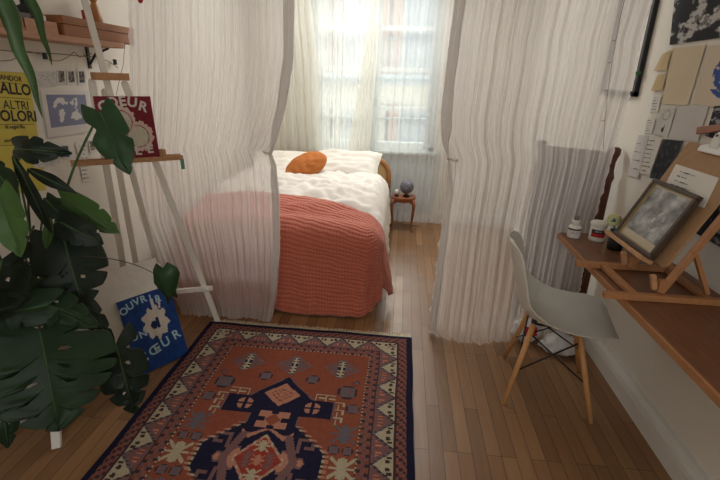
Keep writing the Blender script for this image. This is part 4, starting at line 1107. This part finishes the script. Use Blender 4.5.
for k, (dx, dy, h, m, r) in enumerate(brushes):
    bt = L_+Vector((dx*.4, dy*.4, .012)); tp = L_+Vector((dx*1.8, dy*1.8, h))
    o_ = thing('paint_brush', ('teal handled brush', 'broad bristle brush', 'plain wood brush', 'thin bristle brush', 'green handled brush', 'white handled brush')[k]+' standing in the dark brush pot', 'brush', tuple(bt), group='brushes in the pot')
    mb = MB(); mb.tube([bt, on(bt, tp, .8)], [.003, .004], 8); mb.build('handle', m, o_, smooth=True)
    mb = MB(); mb.tube([on(bt, tp, .8), on(bt, tp, .9), tp], [r*.7, r, r*.5], 8); mb.build('bristles', m if k in (0, 4) else M_brush, o_, smooth=True)
rc = aty(613.5, 220, L_.y-.045); ax_ = Vector((-.25, -1, .15)).normalized()
t = thing('tape_reel', 'pale yellow green round reel with a dark blue emblem hanging on the brush pot', 'reel', tuple(rc))
mb = MB(); mb.lathe([(.026, -.006), (.029, -.003), (.029, .003), (.026, .006)], rc, 26, axis=ax_); mb.build('disc', M_lime, t)
mb = MB(); x_ = ax_.cross(ZZ).normalized()*-1; y_ = ZZ
mb.add([rc+ax_*.0072+x_*a+y_*b_2 for a, b_2 in ((-.012, -.009), (.012, -.009), (.002, .012))], [(0, 1, 2)]); mb.build('emblem', M_teal, t)

# ------------------------------------------------------------------ tabletop easel
t = thing('tabletop_easel', 'light wooden tabletop easel standing on the wall desk', 'easel', (1.0, 1.75, DZ))
zb = DZ+.0125
YA, YBk = 1.575, 1.875
XA, XB = .785, 1.20
E1 = MB(); E1.box(((XA+XB)/2, YA, zb), (XB-XA, .026, .024)); E1.build('base_bar', M_beech, t, bevel=.002)
E1 = MB(); E1.box(((XA+XB)/2, YBk, zb), (XB-XA, .026, .024)); E1.build('base_bar', M_beech, t, bevel=.002)
E1 = MB(); E1.box((.90, (YA+YBk)/2, zb), (.03, YBk-YA-.026, .018)); E1.build('cross_piece', M_beech, t, bevel=.002)
E1 = MB(); E1.box((1.165, (YA+YBk)/2, zb), (.03, YBk-YA-.026, .018)); E1.build('cross_piece', M_beech, t, bevel=.002)
TL_ = .42; lean = Vector((sin(TL_), 0, cos(TL_))); nF = Vector((-cos(TL_), 0, sin(TL_)))
hingeX = .985
for yy in (YA+.03, YBk-.03):
    mb = MB(); a = Vector((hingeX, yy, DZ+.03))-nF*.016; mb.bar(a, a+lean*.40, .024, .02, up=nF); mb.build('upright', M_beech, t, bevel=.002)
    mb = MB(); mb.bar(a-nF*-.0+ZZ*.0, a+Vector((-.0, 0, .05)), .02, .03, up=(1, 0, 0)); mb.build('hinge_block', M_beech, t, bevel=.002)
    mb = MB(); a2 = Vector((1.165, yy, DZ+.028)); mb.bar(a2, Vector((hingeX, yy, DZ+.03))+lean*.19-nF*.014, .016, .02, up=(0, 1, 0)); mb.build('brace', M_beech, t, bevel=.002)
# ledge with two pegs
lb = Vector((hingeX, 0, DZ+.03))+lean*.07
mb = MB(); c_ = lb+nF*.035; c_.y = (1.715+2.04)/2
Rl = Matrix.Rotation(TL_, 3, 'Y')
mb.box((c_.x, c_.y, c_.z), (.052, .34, .018), rot=Rl); mb.build('ledge', M_pine, t, bevel=.002)
for yy in (YA+.03, YBk-.03):
    mb = MB(); a = Vector((hingeX, yy, DZ+.03)); mb.bar(a+nF*.012-lean*.0, a+nF*.05+lean*.045, .018, .018, up=lean); mb.build('peg', M_pine, t, bevel=.0015)
# clipboard and framed drawing on the ledge
def leanplate(y0, y1, h0, h1, dist):
    o_ = lb+nF*dist+lean*.010
    P = lambda y, h: Vector((o_.x, y, o_.z))+lean*h
    return [P(y1, h1), P(y0, h1), P(y0, h0), P(y1, h0)]      # TL (far y), TR (near y), BR, BL
k4 = leanplate(1.64, 2.03, 0, .475, .006)
t = thing('kraft_clipboard', 'brown kraft drawing board with a white bulldog clip, behind the framed drawing', 'clipboard', tuple((k4[2]+k4[3])/2))
mb = MB(); rc_ = .02; kk = []
Mk = frame4(k4, nF); Wk = (k4[0]-k4[1]).length; Hk = (k4[0]-k4[3]).length
for (sx, sy, a0) in ((1, -1, -90), (1, 1, 0), (-1, 1, 90), (-1, -1, 180)):
    for i in range(5):
        a = radians(a0+i*22.5); kk.append(Mk @ Vector((sx*(Wk/2-rc_)+rc_*cos(a), sy*(Hk/2-rc_)+rc_*sin(a), 0)))
mb.prism(kk, -nF*.008); mb.build('board', M_kraft, t)
# notched slot in the top edge is hidden by the clip
Mc = Mk @ Matrix.Translation((-.008, Hk/2-.010, .004))
mb = MB(); mb.prism([Mc @ Vector(v_) for v_ in ((-.08, -.022, 0), (.08, -.022, 0), (.08, .004, 0), (.028, .014, 0), (-.028, .014, 0), (-.08, .004, 0))], nF*.010)
M_clip = mat('white_enamel', (226, 222, 212), .35, .03)
cl = mb.build('clip', M_clip, t, bevel=.003)
mb = MB(); mb.prism([Mc @ Vector(v_) for v_ in [(-.026, .0, .008), (.026, .0, .008), (.024, .022, .016), (.015, .045, .022)]+[(.015*cos(a), .045+.015*sin(a), .022) for a in [pi*i/6 for i in range(1, 6)]]+[(-.015, .045, .022), (-.024, .022, .016)]], nF*.004)
mb.build('clip_lever', M_clip, cl, bevel=.001)
mb = MB(); mb.lathe([(.005, 0), (.005, .002)], Mc @ Vector((0, .044, .027)), 12, axis=nF); mb.build('rivet_hole', M_ink, cl)
card4 = [atplane(x, y, k4[0]+nF*.002, nF) for x, y in ((676, 164), (719, 178), (704, 208), (661, 192))]
mb = MB(); slab(mb, card4, nF, .001); Mcd = frame4(card4, nF); scrib(5, 12, .5)(mb, Mcd, (card4[0]-card4[1]).length, (card4[0]-card4[3]).length*.9)
tag(mb.build('white_card', [M_paper, M_paper, M_ink]), 'white handwritten card pinned on the kraft drawing board', 'card')
f4 = leanplate(1.695, 2.012, 0, .285, .032)
t = thing('framed_drawing', 'grey pencil drawing in a dark wooden frame resting on the tabletop easel', 'picture', tuple((f4[2]+f4[3])/2))
M_fr = mat('dark_frame_wood', (70, 54, 40), .5, .2, 16, .1, 60); M_gilt = mat('gilt_slip', (150, 128, 92), .4, .1)
Mf = frame4(f4, nF); Wf = (f4[0]-f4[1]).length; Hf = (f4[0]-f4[3]).length
def frm(mb, W_, H_, s, z0, z1):
    R3 = Mf.to_3x3()
    for cx_, cy_, sx, sy in ((0, H_/2-s/2, W_, s), (0, -H_/2+s/2, W_, s), (-W_/2+s/2, 0, s, H_-2*s), (W_/2-s/2, 0, s, H_-2*s)):
        mb.box(Mf @ Vector((cx_, cy_, (z0+z1)/2)), (sx, sy, z1-z0), rot=R3)
mb = MB(); frm(mb, Wf, Hf, .017, -.012, .012); mb.build('frame', M_fr, t, bevel=.003)
mb = MB(); frm(mb, Wf-.032, Hf-.032, .005, -.010, .006); mb.build('slip', M_gilt, t)
def drawing(u, v):
    if v > .86 or u < .03 or u > .97 or v < .04: return lin((206, 190, 164))
    a = nz(u*3+v*3, v*2-u*2, 5)+.5*nz(u*9, v*9, 8)+.25*nz(u*26, v*26, 2)
    g_ = 158+75*a; 
    d_ = hypot((u-.62), (v-.55)*.7)
    if .08 < d_ < .13 and nz(u*10, v*10, 3) > -.1: g_ += 40
    return lin((g_, g_*1.0, g_*.98))
mb = MB(); w2, h2 = Wf/2-.020, Hf/2-.020; c4_ = [Mf @ Vector(p_) for p_ in ((-w2, h2, -.004), (w2, h2, -.004), (w2, -h2, -.004), (-w2, -h2, -.004))]
slab(mb, [c-nF*.0005 for c in c4_], nF, .004, mi=0); sheet(mb, c4_, 70, 60, drawing, (0, 0, 0), mi=1); mb.build('drawing_sheet', [M_paper, M_img], t)
mb = MB(); slab(mb, [c+nF*.003 for c in c4_], nF, .0015)
M_pg = M_glass.copy(); M_pg.name = 'picture_glass'
for n_ in M_pg.node_tree.nodes:
    if n_.type == 'BSDF_TRANSPARENT': n_.inputs[0].default_value = (1, 1, 1, 1)
    if n_.type == 'MIX_SHADER': n_.inputs[0].default_value = .02
mb.build('glazing', M_pg, t)

# ledge piece at the wall above the clipboard
q = atx(703, 133, XR-.03)
t = thing('wall_clip_hanger', 'reddish wooden print hanger bar on the wall above the clipboard', 'hanger', tuple(q))
mb = MB(); qa = atx(698, 131, XR-.012); qb = atx(745, 124, XR-.012); mb.bar(qa, qb, .016, .03); mb.build('bar', M_table, t, bevel=.003)

# ------------------------------------------------------------------ chair
yaw_c = atan2(-.098, .394)+.03
cl_ = Vector((.835, 2.075, 0))
ch = thing('shell_chair', 'white plastic shell chair on beech dowel legs beside the wall desk', 'chair', tuple(cl_), yaw_c)
Rc = Matrix.Translation(cl_) @ Matrix.Rotation(yaw_c, 4, 'Z')
prof = [(.235, .418), (.222, .436), (.19, .447), (.13, .446), (.05, .437), (-.03, .431), (-.10, .434), (-.15, .452), (-.185, .49), (-.205, .54), (-.222, .60), (-.238, .66), (-.252, .72), (-.266, .775), (-.276, .81), (-.279, .822)]
wid = [.115, .165, .205, .232, .234, .232, .228, .222, .214, .208, .203, .196, .184, .160, .118, .06]
def shellf(u, v):
    k = v*(len(prof)-1); i = min(int(k), len(prof)-2); f_ = k-i
    x = lerp(prof[i][0], prof[i+1][0], f_); z = lerp(prof[i][1], prof[i+1][1], f_); w_ = lerp(wid[i], wid[i+1], f_)
    s = (u*2-1); y = w_*s
    # side curl: seat edges rise, back wraps forward
    back = sm(.45, .75, v); mid = exp(-((v-.47)/.16)**2)
    c2 = abs(s)**2.6
    z += c2*(.020*(1-back) + .05*mid)*(1 if v > .12 else v/.12)
    x += c2*(.055*back*(1-sm(.85, 1, v)*.6) + .035*mid)
    return Rc @ Vector((x*1.07+.008, y*1.04, z*1.015+.006))
mb = MB(); mb.grid(28, 60, shellf)
mb.build('shell', M_shell, ch, smooth=True, solid=.006, sub=1)
tops = {}; bots = {}
for sx in (1, -1):
    for sy in (1, -1):
        a = Rc @ Vector((sx*.105-.01, sy*.095, .425)); b2 = Rc @ Vector((sx*.205+.0, sy*.215, .0))
        tops[sx, sy] = a; bots[sx, sy] = b2
        mb = MB(); mb.tube([a, on(a, b2, .45), b2], [.0145, .0135, .0095], 14); mb.build('leg', M_legw, ch, smooth=True)
mb = MB(); r_ = .0042
for a, b2 in (((1, 1), (-1, 1)), ((1, -1), (-1, -1)), ((1, 1), (1, -1)), ((-1, 1), (-1, -1))):
    mb.tube([on(tops[a], bots[a], .12), on(tops[b2], bots[b2], .58)], r_, 8); mb.tube([on(tops[b2], bots[b2], .12), on(tops[a], bots[a], .58)], r_, 8)
for sx in (1, -1):
    mb.tube([tops[sx, 1], tops[sx, -1]], .006, 8)
for sy in (1, -1): mb.tube([tops[1, sy], tops[-1, sy]], .006, 8)
mb.build('wire_brace', M_black, ch, smooth=True)
for k_, a in tops.items():
    mb = MB(); mb.lathe([(.012, -.012), (.014, 0), (.013, .026)], a, 12); mb.build('mount', M_black, ch, smooth=True)

# crumpled bags behind the chair
def crumple(name, c, s, m, seed, label, red=None):
    mb = MB(); c = Vector(c); n = 40
    def f(u, v):
        a = u*2*pi; b_ = v*pi; d = Vector((cos(a)*sin(b_), sin(a)*sin(b_), -cos(b_)))
        k = 1+.28*noise.noise(d*2.2+Vector((seed, 0, 0)))+.18*abs(noise.noise(d*6+Vector((0, seed, 0))))-.08*abs(noise.noise(d*13))
        p_ = Vector((d.x*s[0], d.y*s[1], d.z*s[2]))*k; p_.z = max(p_.z+s[2]*.85, .002); return c+p_
    mb.grid(n, n//2, f)
    if red:
        for i, pl in enumerate(mb.f):
            q = sum((mb.v[j] for j in pl), Vector())/4-c
            if red(q): mb.mi[i] = 1
    o_ = mb.build(name, [m, M_red], smooth=True); tag(o_, label, 'bag'); return o_
g1 = atz(524, 338); crumple('plastic_bag', (g1.x+.0, g1.y-.01, 0), (.085, .075, .075), M_bag, 3, 'crumpled plastic bag with a red print lying behind the chair legs', lambda q: q.y < -.02 and -.03 < q.x < .05 and .06 < q.z < .12)
g2 = atz(556, 352); crumple('plastic_bag', (g2.x+.02, g2.y+.01, 0), (.11, .08, .06), M_bag, 9, 'white crumpled plastic bag next to the baseboard behind the chair')

# ------------------------------------------------------------------ plants
def quad_bez(a, b, c, n):
    return [a*(1-t)**2+b*2*t*(1-t)+c*t*t for t in [i/n for i in range(n+1)]]
def blade(par, base, tip, half, m, nrm=None, lobes=5, cut=.45, holes=True, droop=.12, fold=.18, nm='leaf', shape='heart', seed=0, curl=0.0, ns=120, nt=30):
    base = Vector(base); tip = Vector(tip); ax = tip-base; L_ = ax.length; ax.normalize()
    view = (CAM-(base+tip)/2).normalized() if nrm is None else Vector(nrm).normalized()
    side = ax.cross(view).normalized(); n = side.cross(ax).normalized()
    if n.dot(view) < 0: n = -n
    def wfn(s):
        if shape == 'heart': return half*(max(0, sin(pi*min(1, (s*.93+.07))**.62))**.75)
        if shape == 'lance': return half*sin(pi*clamp(s*.97+.03)**.8)**.9
        return half*sin(pi*s)
    def f(u, v):
        s = v; t_ = u*2-1
        w_ = wfn(s)
        if lobes:
            k = s*lobes+(.31 if t_ > 0 else 0)+.15*seed; fr = abs((k % 1)-.5)*2
            dep = (1-cut)*(.75+.5*nz(int(k)*1.7+seed, 3 if t_ > 0 else 8))*sm(.05, .18, s)*sm(.99, .86, s)
            w_ *= 1-clamp(dep*exp(-((1-fr)/.17)**2)*(1-exp(-abs(t_)*9)), 0, .9)
            w_ *= 1+.06*(1-fr)*0+.05*cos((fr)*pi*.5)
        x = t_*w_
        back = 0
        if shape == 'heart': back = -.26*L_*sm(.28, 0, s)*(abs(t_)**.8)*(1-.0*abs(t_))
        y = s*L_+back
        # side veins sweep towards the tip
        y += .20*L_*abs(t_)*sm(0, .35, s)*(1-.6*s)
        z = -droop*L_*(s-.3)**2*1.6 - fold*abs(x)*(1 if fold > 0 else 1) + .03*L_*nz(s*3+seed, t_*2, seed)
        z -= curl*half*abs(t_)**2
        return base+ax*y+side*x+n*z
    def skip(u, v):
        t_ = abs(u*2-1); s = v; k = s*lobes + (.31 if u > .5 else 0)+.15*seed
        fr = k % 1
        if lobes == 0: return False
        if holes and .16 < t_ < .36 and abs(fr-.5) < .09*(1-((t_-.26)/.10)**2) and .2 < s < .7 and int(k+seed) % 2 == 0: return True
        return False
    mb = MB(); mb.grid(nt, ns, f, 0, None, skip)
    # midrib
    rib = [f(.5, i/16)+n*.0015 for i in range(17)]
    mb.tube(rib, [lerp(.0032, .0008, i/16) for i in range(17)], 5, mi=1)
    o_ = mb.build(nm, [m, M_stem], parent=par, smooth=True); so2 = o_.modifiers.new('solid', 'SOLIDIFY'); so2.thickness = .0012
    return o_, f(.5, 0)
def stem(par, a, b, c, r=.005, m=None, nm='petiole', r2=None):
    mb = MB(); pts = quad_bez(Vector(a), Vector(b), Vector(c), 14); r2 = r2 or r*.7
    mb.tube(pts, [lerp(r, r2, i/14) for i in range(15)], 8); return mb.build(nm, m or M_stem, parent=par, smooth=True)
PC = Vector((-1.56, 1.60, 0))
ms = thing('monstera_plant', 'large potted monstera with dark split leaves at the left of the room', 'plant', tuple(PC))
potz = .30
crown = PC+Vector((0, 0, potz+.20))
mb = MB(); mb.lathe([(.085, 0), (.09, .004), (.125, .20), (.132, .20), (.132, .225), (.115, .225), (.112, .20)], PC+ZZ*potz, 32); mb.build('pot', M_pot, ms, smooth=True)
mb = MB(); mb.lathe([(.001, 0), (.11, -.004)], PC+ZZ*(potz+.205), 24); mb.build('soil', M_soil, ms)
def P(x, y, Y): return aty(x, y, Y)
leaves = [
    # base px, tip px, Y base, Y tip, half width m, material, kwargs
    ((40, 330, 1.38), (58, 424, 1.22), .235, M_leaf, dict(lobes=6, cut=.25, droop=.12, fold=.12, seed=1, ns=110, nt=56)),
    ((100, 112, 1.75), (126, 166, 1.66), .072, M_leafm, dict(lobes=2, cut=.5, droop=.2, fold=.15, seed=2, holes=False)),
    ((116, 345, 1.55), (134, 412, 1.47), .10, M_leafd, dict(lobes=4, cut=.12, droop=.25, fold=.3, seed=3)),
    ((64, 240, 1.52), (82, 304, 1.44), .125, M_leafd, dict(lobes=3.4, cut=.15, droop=.2, fold=.25, seed=4)),
    ((61, 198, 1.58), (114, 230, 1.60), .055, M_leafl, dict(lobes=3, cut=.7, droop=.15, fold=.5, seed=5, holes=False)),
    ((60, 222, 1.50), (97, 241, 1.50), .055, M_leafd, dict(lobes=3, cut=.75, droop=.3, fold=.3, seed=6, holes=False)),
    ((-2, 195, 1.25), (19, 252, 1.20), .05, M_leafl, dict(lobes=3, cut=.7, droop=.1, fold=.3, seed=7, holes=False)),
    ((10, 148, 1.45), (45, 151, 1.40), .048, M_leafd, dict(lobes=3, cut=.6, droop=.6, fold=.5, seed=8, holes=False)),
    ((14, 158, 1.42), (50, 230, 1.42), .022, M_leafd, dict(lobes=0, droop=.1, fold=.5, shape='lance', seed=9)),
    ((26, 168, 1.5), (64, 187, 1.46), .024, M_leafd, dict(lobes=0, droop=.35, fold=.6, shape='lance', seed=10)),
    ((-6, 168, 1.35), (12, 192, 1.3), .04, M_leaf, dict(lobes=3, cut=.6, fold=.3, seed=11, holes=False)),
    ((48, 305, 1.35), (-22, 318, 1.25), .07, M_leaf, dict(lobes=4, cut=.25, fold=.3, droop=.2, seed=12)),
    ((2, 398, 1.3), (8, 446, 1.24), .05, M_leaf, dict(lobes=3, cut=.5, fold=.3, seed=13)),
    ((64, 282, 1.52), (112, 340, 1.50), .045, M_leafd, dict(lobes=4, cut=.2, fold=.7, droop=.3, seed=14)),
    ((46, 200, 1.55), (68, 222, 1.52), .035, M_leaf, dict(lobes=3, cut=.6, fold=.4, seed=15, holes=False)),
    ((50, 218, 1.46), (46, 248, 1.44), .018, M_leafl, dict(lobes=0, fold=.4, shape='lance', seed=16)),
    ((2, 260, 1.22), (-14, 330, 1.18), .09, M_leafd, dict(lobes=4, cut=.2, fold=.3, seed=17)),
    ((20, 290, 1.40), (88, 322, 1.34), .07, M_leaf, dict(lobes=4, cut=.2, fold=.3, seed=18)),
]
ctrl = {0: ((36, 290, 1.42),), 1: ((55, 175, 1.6),), 2: ((96, 290, 1.55),), 3: ((44, 250, 1.48),)}
for k, (b0, t0, hw, m, kw) in enumerate(leaves):
    lf, pb = blade(ms, P(*b0), P(*t0), hw, m, **kw)
    st = crown + Vector((.02*sin(k*2.1), .02*cos(k*1.7), -.02))
    mid = on(st, pb, .5)+Vector((-.05, .03, .10))
    if k == 1: mid = P(40, 215, 1.52)
    if k == 0: mid = P(24, 232, 1.50)
    stem(ms, st, mid, pb, .0065 if k in (0, 1, 3) else .005, M_stem if k % 3 else M_stemb)
# woody arching stems
for a, b_, c in (((-14, 238, 1.5), (22, 228, 1.55), (48, 246, 1.5)), ((-14, 262, 1.5), (30, 250, 1.5), (62, 286, 1.5)), ((-12, 282, 1.42), (30, 268, 1.5), (66, 272, 1.5)), ((-10, 300, 1.4), (20, 260, 1.5), (34, 226, 1.5)), ((-8, 268, 1.5), (26, 276, 1.5), (58, 300, 1.5))):
    s1 = P(*a); s1 = Vector((max(s1.x, XL+.03), s1.y, s1.z)); stem(ms, s1, P(*b_), P(*c), .0045, M_stemb, 'aerial_root', .004)
# trailing tendril with the ivy shaped leaf
s_a = P(74, 256, 1.52); s_b = P(128, 256, 1.62); s_c = P(158, 276, 1.72)
iv = ms
stem(iv, s_a, s_b, s_c, .0022, M_stemb, 'tendril', .0016)
mb = MB(); ctr = s_c
ivp = [(153, 270), (156, 263), (163, 268), (167, 262), (177, 267), (180, 273), (178, 283), (176, 291), (178, 298), (172, 296), (168, 306), (165, 296), (160, 291), (154, 283)]
vs = [P(163, 280, 1.70)]+[P(x, y, 1.72+.012*sin(i*1.3)) for i, (x, y) in enumerate(ivp)]
mb.add(vs, [(0, 1+i, 1+(i+1) % len(ivp)) for i in range(len(ivp))]); o_ = mb.build('leaf', M_leafm, iv, smooth=True, solid=.0015)
# plant stand
st_ = thing('plant_stand', 'white plant stand with splayed square legs under the monstera', 'plant stand', (PC.x, PC.y, 0))
mb = MB(); mb.lathe([(.14, 0), (.145, .004), (.145, .022), (.14, .026)], PC+ZZ*(potz-.027), 32); mb.build('top', M_white, st_, smooth=False)
lgb = atz(57, 448)
d0 = (lgb-PC); d0.z = 0
for k in range(4):
    R_ = Matrix.Rotation(k*pi/2, 3, 'Z'); dd = R_ @ d0
    if (PC+dd).x < XL+.03: dd *= ((PC.x-(XL+.03))/-dd.x if dd.x < 0 else 1)
    a = PC+dd*.35+ZZ*(potz-.028); b2 = PC+dd; b2.z = .0
    mb = MB(); mb.bar(b2, a, .034, .034, up=tuple(Vector((0, 0, 1)).cross(dd).normalized())); mb.build('leg', M_white, st_, bevel=.002)

# hanging plant with long fronds at the top left
HP = Vector((-1.22, 1.22, 2.12))
hp = thing('hanging_plant', 'hanging plant with long bright green strap leaves at the top left corner', 'plant', tuple(HP))
mb = MB(); mb.lathe([(.05, 0), (.075, .03), (.085, .10), (.078, .10), (.07, .04)], HP, 24); mb.build('pot', M_pot, hp, smooth=True)
mb = MB()
for a in (0, 2.1, 4.2): mb.tube([HP+Vector((.08*cos(a), .08*sin(a), .1)), Vector((HP.x, HP.y, ZC))], .002, 5)
mb.build('cord', M_rope, hp)
def frond(p0, p1, p2, w_, seed):
    a, b_, c = Vector(p0), Vector(p1), Vector(p2); pts = quad_bez(a, b_, c, 30); mb = MB()
    def f(u, v):
        i = min(29, int(v*30)); p_ = pts[i].lerp(pts[i+1], v*30-i); tn = (pts[i+1]-pts[i]).normalized(); s_ = tn.cross((CAM-p_)).normalized(); nn = s_.cross(tn)
        ww = w_*min(1, .35+v*3)*(1-max(0, v-.55)/.45)**.8*(1+.3*sin(v*30+seed+(3 if u > .5 else 0)))
        return p_+s_*(u-.5)*2*ww-nn*abs(u-.5)*ww*.5
    mb.grid(4, 60, f); return mb.build('frond', M_leafh, hp, smooth=True, solid=.0015)
src = HP+Vector((0, 0, .09))
frond(src, P(0, -30, 1.18), P(43, 119, 1.22), .025, 1)
frond(src, P(28, -40, 1.28), P(52, 66, 1.35), .020, 4)
frond(src, P(-20, -10, 1.2), P(-6, 60, 1.2), .028, 6)
frond(src, P(-30, -50, 1.1), P(14, 44, 1.3), .014, 8)
